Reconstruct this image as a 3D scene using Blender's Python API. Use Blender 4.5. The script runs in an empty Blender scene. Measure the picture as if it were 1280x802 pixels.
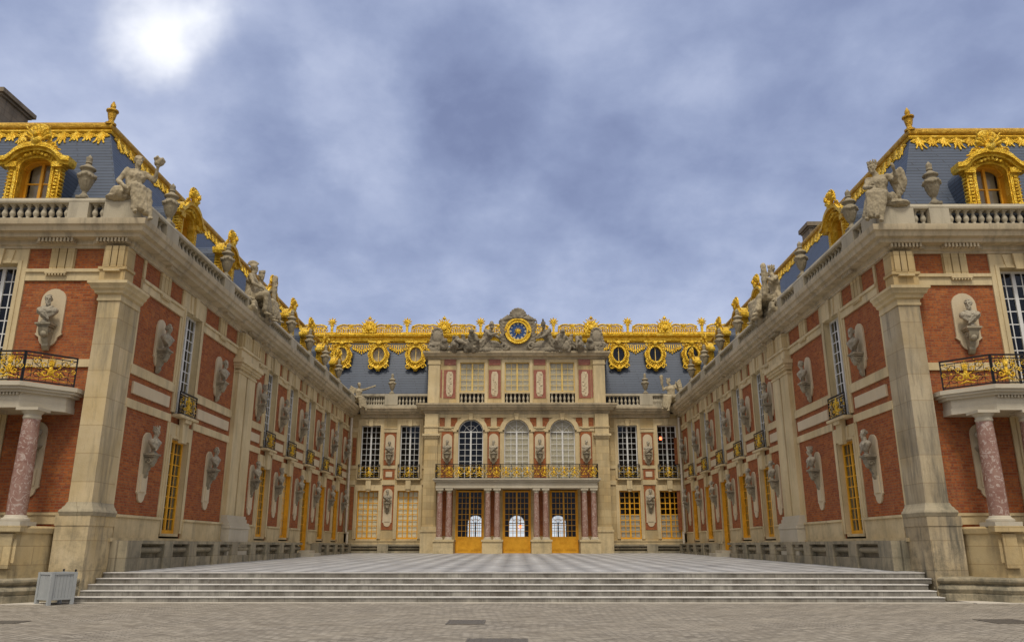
import bpy, bmesh, math, random
from math import sin, cos, pi, radians, sqrt, atan2
from mathutils import Vector, noise
random.seed(7)
scene = bpy.context.scene
COL = scene.collection
ORG = {}

# ------------------------------------------------------------------ mesh collector
class MB:
    def __init__(s, T=None):
        s.T = T; s.v = []; s.f = []; s.p = []
    def add(s, vs, fs):
        n = len(s.v); s.p.append((n, len(s.f)))
        s.v.extend([s.T(*p) for p in vs] if s.T else [tuple(p) for p in vs])
        s.f.extend([tuple(i + n for i in f) for f in fs])
    def box(s, a0, a1, b0, b1, c0, c1):
        s.add([(a0,b0,c0),(a1,b0,c0),(a1,b1,c0),(a0,b1,c0),(a0,b0,c1),(a1,b0,c1),(a1,b1,c1),(a0,b1,c1)],
              [(0,3,2,1),(4,5,6,7),(0,1,5,4),(1,2,6,5),(2,3,7,6),(3,0,4,7)])
    def taper(s, a0, a1, b0, b1, c0, c1, k=0.04):
        s.add([(a0,b0,c0),(a1,b0,c0),(a1,b1,c0),(a0,b1,c0),(a0+k,b0,c1),(a1-k,b0,c1),(a1-k,b1-k,c1),(a0+k,b1-k,c1)],
              [(0,3,2,1),(4,5,6,7),(0,1,5,4),(1,2,6,5),(2,3,7,6),(3,0,4,7)])
    def prism(s, pts, b0, b1):                 # polygon in (a,c), extruded along b
        n = len(pts)
        s.add([(a,b0,c) for a,c in pts] + [(a,b1,c) for a,c in pts],
              [tuple(range(n)), tuple(range(2*n-1, n-1, -1))] + [(i,(i+1)%n,n+(i+1)%n,n+i) for i in range(n)])
    def band(s, outer, inner, b0, b1):         # ring between two (a,c) outlines of equal length, open or closed ends
        n = len(outer)
        vs = [(a,b0,c) for a,c in outer] + [(a,b0,c) for a,c in inner] + [(a,b1,c) for a,c in outer] + [(a,b1,c) for a,c in inner]
        fs = []
        for i in range(n-1):
            j = i+1
            fs += [(i,j,n+j,n+i),(2*n+i,3*n+i,3*n+j,2*n+j),(i,2*n+i,2*n+j,j),(n+i,n+j,3*n+j,3*n+i)]
        fs += [(0,n,3*n,2*n),(n-1,3*n-1,4*n-1,2*n-1)]
        s.add(vs, fs)
    def lathe(s, x, y, prof, n=12, z=0):
        vs = []; m = len(prof)
        for r,h in prof:
            for k in range(n):
                t = 2*pi*k/n; vs.append((x+r*cos(t), y+r*sin(t), z+h))
        fs = [(i*n+k, i*n+(k+1)%n, (i+1)*n+(k+1)%n, (i+1)*n+k) for i in range(m-1) for k in range(n)]
        fs += [tuple(range(n-1,-1,-1)), tuple((m-1)*n+k for k in range(n))]
        s.add(vs, fs)
    def ell(s, c, r, n=10, m=6, ax=None):
        vs = []; fs = []
        if not hasattr(r, '__len__'): r = (r,r,r)
        for i in range(m+1):
            p = pi*i/m
            for k in range(n):
                t = 2*pi*k/n; vs.append((c[0]+r[0]*sin(p)*cos(t), c[1]+r[1]*sin(p)*sin(t), c[2]+r[2]*cos(p)))
        for i in range(m):
            for k in range(n): fs.append((i*n+k,(i+1)*n+k,(i+1)*n+(k+1)%n,i*n+(k+1)%n))
        s.add(vs, fs)
    def tube(s, pts, r, n=6):
        P = [Vector(p) for p in pts]; m = len(P); R = r if hasattr(r,'__len__') else [r]*m
        vs = []; up = None
        for i in range(m):
            d = (P[min(i+1,m-1)]-P[max(i-1,0)])
            if d.length < 1e-9: d = Vector((0,0,1))
            d.normalize()
            if up is None: up = d.orthogonal().normalized()
            up = up - d*up.dot(d)
            up = up.normalized() if up.length > 1e-6 else d.orthogonal().normalized()
            w = d.cross(up)
            for k in range(n):
                t = 2*pi*k/n; vs.append(tuple(P[i]+(up*cos(t)+w*sin(t))*R[i]))
        fs = [(i*n+k, i*n+(k+1)%n, (i+1)*n+(k+1)%n, (i+1)*n+k) for i in range(m-1) for k in range(n)]
        fs += [tuple(range(n-1,-1,-1)), tuple((m-1)*n+k for k in range(n))]
        s.add(vs, fs)
    def cap(s, p0, r0, p1, r1, n=9):           # tapered capsule
        p0 = Vector(p0); p1 = Vector(p1); d = p1-p0
        if d.length < 1e-6: s.ell(p0, r0); return
        d.normalize()
        pts = []; rs = []
        for t in (-1,-.7,-.3,0): pts.append(p0+d*r0*t); rs.append(max(.004, r0*sqrt(max(0,1-t*t))))
        for t in (0,.3,.7,1): pts.append(p1+d*r1*t); rs.append(max(.004, r1*sqrt(max(0,1-t*t))))
        s.tube([tuple(p) for p in pts], rs, n)
    def sweep(s, path, prof, side=1, closed_prof=True):   # path in plan, profile (offset, z) to one side, mitred
        m = len(path); n = len(prof); vs = []
        for i in range(m):
            def nrm(a, b):
                dx, dy = b[0]-a[0], b[1]-a[1]; l = math.hypot(dx,dy); return (dy/l*side, -dx/l*side)
            ns = []
            if i > 0: ns.append(nrm(path[i-1], path[i]))
            if i < m-1: ns.append(nrm(path[i], path[i+1]))
            if len(ns) == 2:
                q = 1 + ns[0][0]*ns[1][0] + ns[0][1]*ns[1][1]
                N = ((ns[0][0]+ns[1][0])/q, (ns[0][1]+ns[1][1])/q)
            else: N = ns[0]
            for o, z in prof: vs.append((path[i][0]+N[0]*o, path[i][1]+N[1]*o, z))
        fs = [(i*n+k, i*n+(k+1)%n, (i+1)*n+(k+1)%n, (i+1)*n+k) for i in range(m-1) for k in range(n)]
        fs += [tuple(range(n-1,-1,-1)), tuple((m-1)*n+k for k in range(n))]
        s.add(vs, fs)
    def wall(s, a0, a1, c0, c1, holes, b=0):   # flat wall with rectangular holes
        A = sorted({a0,a1} | {h[0] for h in holes} | {h[1] for h in holes}); Cc = sorted({c0,c1} | {h[2] for h in holes} | {h[3] for h in holes})
        A = [a for a in A if a0 <= a <= a1]; Cc = [c for c in Cc if c0 <= c <= c1]
        for i in range(len(A)-1):
            for j in range(len(Cc)-1):
                x = (A[i]+A[i+1])/2; z = (Cc[j]+Cc[j+1])/2
                if any(h[0] < x < h[1] and h[2] < z < h[3] for h in holes): continue
                s.add([(A[i],b,Cc[j]),(A[i+1],b,Cc[j]),(A[i+1],b,Cc[j+1]),(A[i],b,Cc[j+1])], [(0,1,2,3)])
    def mesh(s, name, mat, org=(0,0,0), ang=38):
        me = bpy.data.meshes.new(name)
        me.from_pydata([(p[0]-org[0], p[1]-org[1], p[2]-org[2]) for p in s.v], [], s.f)
        bm = bmesh.new(); bm.from_mesh(me)
        bmesh.ops.recalc_face_normals(bm, faces=bm.faces)
        a = radians(ang)
        for f in bm.faces: f.smooth = True
        for e in bm.edges:
            if len(e.link_faces) == 2: e.smooth = e.calc_face_angle(0) < a
        bm.to_mesh(me); bm.free()
        me.materials.append(mat)
        return me
    def build(s, name, mat, parent=None, loc=None, ang=38):
        org = ORG.get(parent.name, (0,0,0)) if parent else (loc or (0,0,0))
        o = bpy.data.objects.new(name, s.mesh(name, mat, org, ang)); COL.objects.link(o)
        if parent: o.parent = parent
        else: o.location = org
        ORG[o.name] = org
        return o

def _build_each(s, name, mat, parent=None, gap=.03):
    """one object for every separate piece in the collector"""
    k = len(s.p); bb = []
    for i, (v0, f0) in enumerate(s.p):
        v1 = s.p[i+1][0] if i+1 < k else len(s.v); q = s.v[v0:v1]
        bb.append(([min(c[j] for c in q)-gap/2 for j in range(3)], [max(c[j] for c in q)+gap/2 for j in range(3)]))
    root = list(range(k))
    def find(i):
        while root[i] != i: root[i] = root[root[i]]; i = root[i]
        return i
    for i in range(k):
        for j in range(i):
            if all(bb[i][0][a] <= bb[j][1][a] and bb[j][0][a] <= bb[i][1][a] for a in range(3)): root[find(i)] = find(j)
    groups = {}
    for i in range(k): groups.setdefault(find(i), []).append(i)
    out = []
    for g in groups.values():
        m = MB()
        for i in g:
            v0, f0 = s.p[i]; v1, f1 = s.p[i+1] if i+1 < k else (len(s.v), len(s.f))
            m.add(s.v[v0:v1], [tuple(x-v0 for x in f) for f in s.f[f0:f1]])
        out.append(m.build(name, mat, parent))
    return out
MB.build_each = _build_each

def tag(o, label, cat, group=None, kind=None):
    if label: o['label'] = label
    if cat: o['category'] = cat
    if group: o['group'] = group
    if kind: o['kind'] = kind
    return o
def empty(name, loc, label, cat, group=None, rz=0):
    o = bpy.data.objects.new(name, None); COL.objects.link(o); o.location = loc; o.rotation_euler = (0,0,rz); o.empty_display_size = .2
    ORG[o.name] = tuple(loc)
    return tag(o, label, cat, group)
def copy_tree(o, parent=None):
    c = o.copy(); COL.objects.link(c)
    if parent: c.parent = parent
    for ch in list(o.children): copy_tree(ch, c)
    return c
def struct(mb, name, mat): return tag(mb.build(name, mat), None, None, None, 'structure')

# ------------------------------------------------------------------ materials
class NT:
    def __init__(s, name, rough=.8, metal=0.0, spec=.3):
        s.m = bpy.data.materials.new(name); s.m.use_nodes = True; s.t = s.m.node_tree; s.N = s.t.nodes; s.L = s.t.links
        s.b = s.N['Principled BSDF']; s.b.inputs['Roughness'].default_value = rough; s.b.inputs['Metallic'].default_value = metal
        s.b.inputs['Specular IOR Level'].default_value = spec
    def n(s, t, **k):
        x = s.N.new(t)
        for a, b in k.items():
            if a in x.inputs: x.inputs[a].default_value = b
            else: setattr(x, a, b)
        return x
    def link(s, a, b): s.L.new(a, b)
    def pos(s): return s.n('ShaderNodeNewGeometry').outputs['Position']
    def obj(s): return s.n('ShaderNodeTexCoord').outputs['Object']
    def math(s, op, a, b=None, clamp=False):
        x = s.N.new('ShaderNodeMath'); x.operation = op; x.use_clamp = clamp
        for i, q in enumerate((a, b)):
            if q is None: continue
            if isinstance(q, (int,float)): x.inputs[i].default_value = q
            else: s.link(q, x.inputs[i])
        return x.outputs[0]
    def noise(s, vec, scale, detail=4, rough=.55, sc3=None, dist=0):
        if sc3:
            mp = s.n('ShaderNodeMapping'); mp.inputs['Scale'].default_value = sc3; s.link(vec, mp.inputs[0]); vec = mp.outputs[0]
        x = s.n('ShaderNodeTexNoise'); x.inputs['Scale'].default_value = scale; x.inputs['Detail'].default_value = detail
        x.inputs['Roughness'].default_value = rough; x.inputs['Distortion'].default_value = dist
        s.link(vec, x.inputs['Vector']); return x.outputs['Fac']
    def ramp(s, fac, stops, interp='LINEAR'):
        x = s.n('ShaderNodeValToRGB'); e = x.color_ramp.elements; x.color_ramp.interpolation = interp
        while len(e) < len(stops): e.new(.5)
        for i, (p, c) in enumerate(stops):
            e[i].position = p; e[i].color = (c,c,c,1) if isinstance(c,(int,float)) else (*c,1)
        s.link(fac, x.inputs[0]); return x.outputs['Color']
    def mix(s, fac, a, b, mode='MIX'):
        x = s.n('ShaderNodeMix'); x.data_type = 'RGBA'; x.blend_type = mode
        for q, i in ((fac, 0), (a, 6), (b, 7)):
            if isinstance(q, (int,float)): x.inputs[i].default_value = q
            elif isinstance(q, tuple): x.inputs[i].default_value = (*q,1)
            else: s.link(q, x.inputs[i])
        return x.outputs[2]
    def wallvec(s):                       # (x+y, z) so that it runs along every axis-aligned wall
        sp = s.n('ShaderNodeSeparateXYZ'); s.link(s.pos(), sp.inputs[0])
        c = s.n('ShaderNodeCombineXYZ'); s.link(s.math('ADD', sp.outputs[0], sp.outputs[1]), c.inputs[0]); s.link(sp.outputs[2], c.inputs[1])
        return c.outputs[0], sp
    def brick(s, vec, w, h, mortar, c1, c2, cm, bias=0, off=.5):
        x = s.n('ShaderNodeTexBrick'); x.offset = off
        x.inputs['Scale'].default_value = 1; x.inputs['Brick Width'].default_value = w; x.inputs['Row Height'].default_value = h
        x.inputs['Mortar Size'].default_value = mortar; x.inputs['Mortar Smooth'].default_value = .2; x.inputs['Bias'].default_value = bias
        x.inputs['Color1'].default_value = (*c1,1); x.inputs['Color2'].default_value = (*c2,1); x.inputs['Mortar'].default_value = (*cm,1)
        s.link(vec, x.inputs['Vector']); return x
    def bump(s, h, strength=.4, dist=.02):
        x = s.n('ShaderNodeBump'); x.inputs['Strength'].default_value = strength; x.inputs['Distance'].default_value = dist
        s.link(h, x.inputs['Height']); s.link(x.outputs[0], s.b.inputs['Normal'])
    def col(s, c):
        if isinstance(c, tuple): s.b.inputs['Base Color'].default_value = (*c,1)
        else: s.link(c, s.b.inputs['Base Color'])
        return s.m

def m_brick():
    k = NT('brick', .9, 0, .15); v, sp = k.wallvec()
    b = k.brick(v, .26, .088, .011, (.45,.132,.036), (.25,.062,.021), (.27,.15,.08))
    n1 = k.noise(k.pos(), .8, 6, .65)
    c = k.mix(k.ramp(n1, [(.40,0.0),(.62,.6)]), b.outputs['Color'], (.26,.082,.042))
    n2 = k.noise(k.pos(), 3.2, 5, .75)
    c = k.mix(k.ramp(n2, [(.50,0.0),(.64,.7)]), c, (.46,.175,.055))
    n3 = k.noise(k.pos(), 11, 3, .7)
    c = k.mix(k.ramp(n3, [(.5,0.0),(.62,.65)]), c, (.20,.06,.042))
    n4 = k.noise(k.pos(), 1.7, 5, .7, (1,1,.4))
    c = k.mix(k.ramp(n4, [(.58,0.0),(.78,.4)]), c, (.33,.19,.11))
    c = k.mix(k.math('MULTIPLY', b.outputs['Fac'], .8), c, (.25,.135,.065))
    k.bump(k.math('ADD', k.math('MULTIPLY', b.outputs['Fac'], -1), n3), .5, .012)
    return k.col(c)
def m_stone(name, base, tint, dark, joint=True, bw=1.15, bh=.52, stain=.35, low=.5):
    k = NT(name, .85, 0, .2); v, sp = k.wallvec()
    n1 = k.noise(k.pos(), .55, 5, .6); n2 = k.noise(k.pos(), 3.0, 5, .65); n3 = k.noise(k.pos(), 22, 3, .6)
    c = k.mix(k.ramp(n1, [(.35,0.0),(.65,1.0)]), base, tint)
    if joint:
        b = k.brick(v, bw, bh, .012, (1,1,1), (.70,.72,.76), (.55,.51,.45))
        c = k.mix(.8, c, b.outputs['Color'], 'MULTIPLY')
    ns = k.noise(k.pos(), 1.0, 7, .72, (2.2,2.2,.22))
    c = k.mix(k.math('MULTIPLY', k.ramp(ns, [(.47,0.0),(.66,1.0)]), stain), c, dark)
    c = k.mix(k.math('MULTIPLY', k.ramp(n2, [(.55,0.0),(.8,1.0)]), .35), c, (dark[0]*1.6, dark[1]*1.35, dark[2]*1.1))
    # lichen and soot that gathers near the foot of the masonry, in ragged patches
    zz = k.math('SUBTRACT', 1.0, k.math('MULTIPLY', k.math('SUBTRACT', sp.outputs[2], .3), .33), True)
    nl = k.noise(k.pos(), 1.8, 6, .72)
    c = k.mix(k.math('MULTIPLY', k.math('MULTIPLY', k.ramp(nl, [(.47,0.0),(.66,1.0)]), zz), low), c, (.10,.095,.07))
    c = k.mix(k.math('MULTIPLY', k.ramp(n3, [(.35,0.0),(.65,1.0)]), .14), c, (.9,.85,.75), 'MULTIPLY')
    k.bump(k.math('ADD', n3, k.math('MULTIPLY', n2, .6)), .3, .02)
    return k.col(c)
def m_plain(name, c1, c2, scale=4, rough=.6, metal=0, spec=.3, bump=0, obj=False, detail=4):
    k = NT(name, rough, metal, spec); p = k.obj() if obj else k.pos()
    n = k.noise(p, scale, detail, .6)
    if bump: k.bump(n, bump, .02)
    return k.col(k.ramp(n, [(.32,c1),(.68,c2)]))
def m_statue(name, lo, hi, dk):
    k = NT(name, .8, 0, .25); p = k.obj()
    n = k.noise(p, 5, 5, .65); n2 = k.noise(p, 2.2, 4, .7, (1,1,.5)); n3 = k.noise(p, 30, 3, .6)
    c = k.ramp(n, [(.3,lo),(.7,hi)])
    c = k.mix(k.ramp(n2, [(.48,0.0),(.68,.75)]), c, dk)
    r = k.n('ShaderNodeObjectInfo').outputs['Random']
    c = k.mix(k.math('MULTIPLY', r, .4), c, dk)
    k.bump(k.math('ADD', n, n3), .5, .02)
    return k.col(c)
def m_slate():
    k = NT('slate', .48, 0, .45); v, sp = k.wallvec()
    b = k.brick(v, 2.6, .15, .022, (.052,.074,.115), (.040,.058,.092), (.016,.022,.033))
    n = k.noise(k.pos(), 1.2, 5, .6)
    c = k.mix(k.ramp(n, [(.35,0.0),(.7,.5)]), b.outputs['Color'], (.062,.083,.122))
    k.bump(k.math('MULTIPLY', b.outputs['Fac'], -1), .5, .02)
    return k.col(c)
def m_gold(name='gilded_lead', a=(.46,.24,.012), b=(.80,.50,.03), c_=(1.0,.74,.14), rough=.38):
    k = NT(name, rough, .6, .5)
    n = k.noise(k.pos(), 4, 5, .7); n2 = k.noise(k.pos(), 26, 3, .6)
    c = k.ramp(n, [(.30,a),(.5,b),(.70,c_)])
    c = k.mix(k.ramp(n2, [(.5,0.0),(.7,.5)]), c, (a[0]*.7,a[1]*.7,a[2]*.7))
    n3 = k.noise(k.pos(), 11, 4, .7); k.bump(k.math('ADD', n2, n3), .9, .05)
    return k.col(c)
def m_marble(name, a, b, vein, scale=3.5):
    k = NT(name, .35, 0, .4); p = k.pos()
    n = k.noise(p, scale, 6, .65, None, 1.6); n2 = k.noise(p, scale*2.1, 5, .6, None, 2.6)
    c = k.ramp(n, [(.33,a),(.62,b)])
    c = k.mix(k.ramp(n2, [(.54,0.0),(.60,.85),(.66,.3),(.72,.9)]), c, vein)
    return k.col(c)
def m_glass():
    k = NT('window_glass', .05); N = k.N
    tr = k.n('ShaderNodeBsdfTransparent'); tr.inputs[0].default_value = (.90,.92,.92,1)
    gl = k.n('ShaderNodeBsdfGlossy'); gl.inputs['Roughness'].default_value = .06; gl.inputs[0].default_value = (.9,.92,.95,1)
    nz = k.noise(k.pos(), 1.3, 2, .5); bp = k.n('ShaderNodeBump'); bp.inputs['Strength'].default_value = .25; bp.inputs['Distance'].default_value = .04
    k.link(nz, bp.inputs['Height']); k.link(bp.outputs[0], gl.inputs['Normal'])
    fr = k.n('ShaderNodeLayerWeight'); fr.inputs[0].default_value = .5
    mx = k.n('ShaderNodeMixShader'); k.link(k.math('ADD', .045, k.math('MULTIPLY', k.math('POWER', fr.outputs['Facing'], 5.0), .9)), mx.inputs[0]); k.link(tr.outputs[0], mx.inputs[1]); k.link(gl.outputs[0], mx.inputs[2])
    k.link(mx.outputs[0], N['Material Output'].inputs[0]); return k.m
def m_emit(name, c, st):
    k = NT(name); k.col(c); k.b.inputs['Emission Color'].default_value = (*c,1); k.b.inputs['Emission Strength'].default_value = st; return k.m
def m_setts():
    k = NT('cobbles', .8, 0, .25)
    wn = k.n('ShaderNodeTexNoise'); wn.inputs['Scale'].default_value = .9; wn.inputs['Detail'].default_value = 3; k.link(k.pos(), wn.inputs['Vector'])
    wa = k.n('ShaderNodeVectorMath', operation='MULTIPLY_ADD'); k.link(wn.outputs['Color'], wa.inputs[0]); wa.inputs[1].default_value = (.10,.10,0); k.link(k.pos(), wa.inputs[2])
    cols = []
    for ang in (38, -40):
        mp = k.n('ShaderNodeMapping'); mp.inputs['Rotation'].default_value = (0,0,radians(ang)); k.link(wa.outputs[0], mp.inputs[0])
        cols.append((k.brick(mp.outputs[0], .24, .13, .015, (.39,.35,.285), (.20,.178,.142), (.09,.078,.063)), mp))
    sel = k.ramp(k.noise(k.pos(), .28, 2, .5), [(.49,0.0),(.51,1.0)])
    c = k.mix(sel, cols[0][0].outputs['Color'], cols[1][0].outputs['Color'])
    n1 = k.noise(k.pos(), .5, 6, .65); n2 = k.noise(k.pos(), 7, 4, .75); n3 = k.noise(cols[0][1].outputs[0], 2.6, 5, .75, (.35,1.8,1)); n5 = k.noise(cols[1][1].outputs[0], 1.6, 5, .75, (.3,1.6,1))
    c = k.mix(k.ramp(n1, [(.35,0.0),(.65,.45)]), c, (.31,.27,.205))
    c = k.mix(k.ramp(n3, [(.47,0.0),(.62,.7)]), c, (.14,.118,.088))
    c = k.mix(k.ramp(n5, [(.48,0.0),(.68,.55)]), c, (.38,.335,.26))
    c = k.mix(k.ramp(n2, [(.5,0.0),(.75,.5)]), c, (.16,.135,.10))
    k.bump(n2, .6, .02)
    return k.col(c)
def m_court():
    k = NT('court_marble', .5, 0, .4)
    mp = k.n('ShaderNodeMapping'); mp.inputs['Rotation'].default_value = (0,0,radians(45)); k.link(k.pos(), mp.inputs[0])
    ch = k.n('ShaderNodeTexChecker'); ch.inputs['Scale'].default_value = 1.6; k.link(mp.outputs[0], ch.inputs[0])
    sp = k.n('ShaderNodeSeparateXYZ'); k.link(k.pos(), sp.inputs[0])
    n1 = k.noise(k.pos(), .7, 5, .65); n2 = k.noise(k.pos(), 5, 4, .7, (.35,1,1))
    b = k.brick(mp.outputs[0], .625, .625, .012, (1.15,1.15,1.14), (.60,.60,.61), (.5,.5,.5), 0, 0)
    c = k.mix(ch.outputs['Fac'], (.50,.50,.49), (.25,.25,.25))
    c = k.mix(.9, c, b.outputs['Color'], 'MULTIPLY')
    c = k.mix(k.ramp(n1, [(.38,0.0),(.7,.6)]), c, (.42,.41,.385))
    c = k.mix(k.ramp(n2, [(.5,0.0),(.75,.5)]), c, (.25,.24,.22))
    return k.col(c)
def m_step():
    k = NT('step_stone', .7, 0, .3); p = k.pos()
    mp = k.n('ShaderNodeSeparateXYZ'); k.link(p, mp.inputs[0])
    cv = k.n('ShaderNodeCombineXYZ'); k.link(k.math('ADD', mp.outputs[0], k.math('MULTIPLY', k.math('FLOOR', k.math('MULTIPLY', mp.outputs[2], 6.3)), 0.77)), cv.inputs[0])
    k.link(k.math('MULTIPLY', mp.outputs[2], 1.0), cv.inputs[1])
    b = k.brick(cv.outputs[0], 1.9, .157, .006, (1,1,1), (.68,.66,.63), (.35,.33,.3))
    n1 = k.noise(p, 1.3, 5, .7, (1,1,.6)); n2 = k.noise(p, 5, 5, .75, (1,1,.12))
    c = k.ramp(n1, [(.32,(.36,.34,.29)),(.52,(.23,.215,.185)),(.68,(.11,.095,.075))])
    c = k.mix(.9, c, b.outputs['Color'], 'MULTIPLY')
    c = k.mix(k.ramp(n2, [(.46,0.0),(.66,.8)]), c, (.11,.10,.08))
    return k.col(c)

BRICK = m_brick()
STONE = m_stone('limestone', (.64,.505,.275), (.52,.38,.18), (.24,.20,.135))
PLINTH = m_stone('weathered_limestone', (.44,.375,.25), (.33,.28,.19), (.12,.115,.085), True, 1.3, .6, .75, .75)
TRIM = m_stone('dressed_limestone', (.65,.53,.315), (.54,.425,.235), (.22,.19,.135), False, stain=.4)
CORN = m_stone('cornice_stone', (.55,.46,.31), (.45,.37,.24), (.20,.175,.13), False, stain=.6)
BALU = m_stone('balustrade_stone', (.47,.42,.315), (.39,.345,.25), (.18,.165,.13), False, stain=.45)
WHITE = m_stone('pale_stone', (.54,.49,.385), (.46,.41,.31), (.33,.30,.24), False, stain=.25, low=.1)
STRIPE = m_stone('stone_inlay', (.62,.52,.36), (.56,.46,.30), (.35,.3,.22), False, stain=.25)
BUSTM = m_statue('bust_marble', (.30,.26,.19), (.46,.41,.31), (.12,.105,.078))
STATM = m_statue('statue_stone', (.38,.31,.19), (.48,.40,.26), (.17,.145,.10))
DSTAT = m_statue('dark_statue_stone', (.25,.21,.15), (.35,.30,.215), (.10,.085,.06))
URNM = m_statue('urn_stone', (.28,.235,.155), (.38,.32,.21), (.14,.12,.085))
CONS = m_statue('console_stone', (.30,.26,.18), (.42,.36,.25), (.13,.115,.085))
SLATE = m_slate(); GOLD = m_gold(); OLDGOLD = m_gold('worn_gilding', (.36,.18,.015), (.56,.32,.025), (.72,.46,.07), .42)
PINK = m_marble('red_marble', (.23,.115,.085), (.32,.195,.15), (.54,.45,.39), 2.2)
REDP = m_marble('red_panel', (.26,.085,.05), (.32,.115,.07), (.36,.17,.12), 2)
OCHRE = m_plain('ochre_paint', (.62,.29,.015), (.78,.40,.03), 3, .45)
PALEY = m_plain('pale_yellow_paint', (.66,.45,.12), (.76,.55,.18), 3, .5)
SASH = m_plain('grey_white_paint', (.62,.62,.60), (.72,.72,.69), 3, .5)
CURT = m_plain('blind_fabric', (.80,.70,.46), (.88,.80,.58), 2.5, .9)
BLIND = m_plain('dull_blind_fabric', (.50,.43,.29), (.58,.51,.36), 2, .9)
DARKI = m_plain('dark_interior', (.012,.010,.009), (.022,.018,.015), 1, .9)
IRON = m_plain('black_iron', (.014,.013,.014), (.03,.028,.03), 20, .5, .3)
GLASS = m_glass()
SETTS = m_setts(); COURT = m_court(); STEPM = m_step()
NOSE = m_plain('worn_step_edge', (.50,.48,.44), (.66,.63,.58), 2, .7)
KERB = m_plain('kerb_stone', (.48,.44,.37), (.58,.53,.44), 2, .8)
PIPE = m_plain('pipe_paint', (.50,.45,.36), (.60,.54,.43), 3, .6)
PLANT = m_plain('blue_grey_paint', (.33,.345,.34), (.38,.395,.385), 5, .6, bump=.1)
BLUE = m_plain('blue_enamel', (.025,.06,.17), (.04,.09,.24), 5, .4)
CREAM = m_plain('cream_enamel', (.62,.58,.45), (.7,.66,.52), 5, .4)
DMETAL = m_plain('cast_iron_cover', (.12,.106,.085), (.18,.16,.13), 14, .6, .4, bump=.3)
SHADEM = m_plain('baluster_shade', (.025,.028,.034), (.045,.05,.06), 2, .6, .1)  # near-black colour standing in for the shade behind the balusters
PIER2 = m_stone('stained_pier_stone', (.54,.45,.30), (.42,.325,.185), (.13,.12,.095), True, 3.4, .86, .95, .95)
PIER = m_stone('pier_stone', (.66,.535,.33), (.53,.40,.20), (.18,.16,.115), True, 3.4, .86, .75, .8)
CHIM = m_stone('chimney_stone', (.33,.265,.185), (.26,.205,.14), (.09,.075,.06), True, .6, .3, .6)
RED = m_emit('red_lamp_glow', (1.0,.10,.03), 6)

# ------------------------------------------------------------------ shared shapes
CX = -0.12; BW = 61.2; AV = 60.4
SD = {'left': dict(XW=-12.85, sg=1, Y0=24.6), 'right': dict(XW=12.61, sg=-1, Y0=25.25)}

def arc(cx, cz, r, a0, a1, n, rz=None):
    rz = rz or r
    return [(cx + r*cos(radians(a0+(a1-a0)*i/n)), cz + rz*sin(radians(a0+(a1-a0)*i/n))) for i in range(n+1)]

def window(root, T, cu, z0, z1, w, dep, mat, cols=4, rows=8, curtain=None, arched=False, solid=0, name='window', half=None, fr=.075, bw=.017):
    """casement: frame with mullion and glazing bars; panes and blinds are its sub-parts"""
    m = MB(T); a0 = cu-w/2; a1 = cu+w/2; b0 = -dep; b1 = -dep+.065
    top = z1
    if arched:
        r = w/2; zs = z1-r
        o = arc(cu, zs, r, 180, 0, 16); i_ = arc(cu, zs, r-fr, 180, 0, 16)
        m.band(o, i_, b0, b1); top = zs
        m.box(a0, a0+fr, b0, b1, z0, zs); m.box(a1-fr, a1, b0, b1, z0, zs)
        m.box(a0+fr, a1-fr, b0, b1+.01, zs-.03, zs+.04)
        for t in (45, 90, 135): m.tube([(cu,b1-.02,zs+.03),(cu+(r-fr)*cos(radians(t)),b1-.02,zs+(r-fr)*sin(radians(t)))], .03 if t == 90 else .018, 4)
        q = arc(cu, zs, r*.52, 180, 0, 10); m.tube([(x,b1-.02,z) for x,z in q], .016, 4)
    else:
        m.box(a0, a0+fr, b0, b1, z0, z1); m.box(a1-fr, a1, b0, b1, z0, z1); m.box(a0+fr, a1-fr, b0, b1-.004, z1-fr, z1)
    m.box(a0+fr, a1-fr, b0, b1-.004, z0, z0+fr*1.3+solid)
    zb = z0+fr*1.3+solid
    m.box(cu-.06, cu+.06, b0+.01, b1+.008, zb, top-fr*.2)
    t = top-fr if not arched else top-.03
    for i in range(1, cols):
        if i*2 == cols: continue
        x = a0+fr+(w-2*fr)*i/cols; m.box(x-bw, x+bw, b0+.034, b0+.052, zb, t)
    for j in range(1, rows):
        z = zb+(t-zb)*j/rows; m.box(a0+fr, a1-fr, b0+.036, b0+.050, z-bw, z+bw)
    if solid:
        for sx in (-1,1):
            x0, x1 = sorted((cu+sx*.12, cu+sx*(w/2-.14)))
            m.box(x0, x1, b1-.004, b1+.02, z0+.2, z0+solid-.05)
            m.box(x0+.09, x1-.09, b1+.02, b1+.032, z0+.3, z0+solid-.15)
    W = m.build(name, mat, root)
    g = MB(T); g.add([(a0+.01,b0+.030,zb),(a1-.01,b0+.030,zb),(a1-.01,b0+.030,top),(a0+.01,b0+.030,top)], [(0,1,2,3)])
    if arched:
        q = arc(cu, zs, r-.01, 0, 180, 16); g.add([(x,b0+.030,z) for x,z in q], [tuple(range(len(q)))])
    g.build('pane', GLASS, W)
    if curtain:
        c = MB(T); zc = top if not half else zb+(top-zb)*half
        n = 24
        vs = [(a0+.02+(w-.04)*i/n, b0-.03+.006*sin(i*1.9), z) for z in (zb, zc) for i in range(n+1)]
        c.add(vs, [(i,i+1,n+2+i,n+1+i) for i in range(n)])
        if arched:
            q = arc(cu, zs, r-.02, 0, 180, 16); c.add([(x,b0-.03,z) for x,z in q], [tuple(range(len(q)))])
        c.build('blind', curtain, W)
    return W

def spiral(cx, cz, r, t0, turns, sgn=1, n=18):
    return [(cx+r*(1-.8*i/n)*cos(t0+sgn*2*pi*turns*i/n), cz+r*(1-.8*i/n)*sin(t0+sgn*2*pi*turns*i/n)) for i in range(n+1)]

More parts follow.
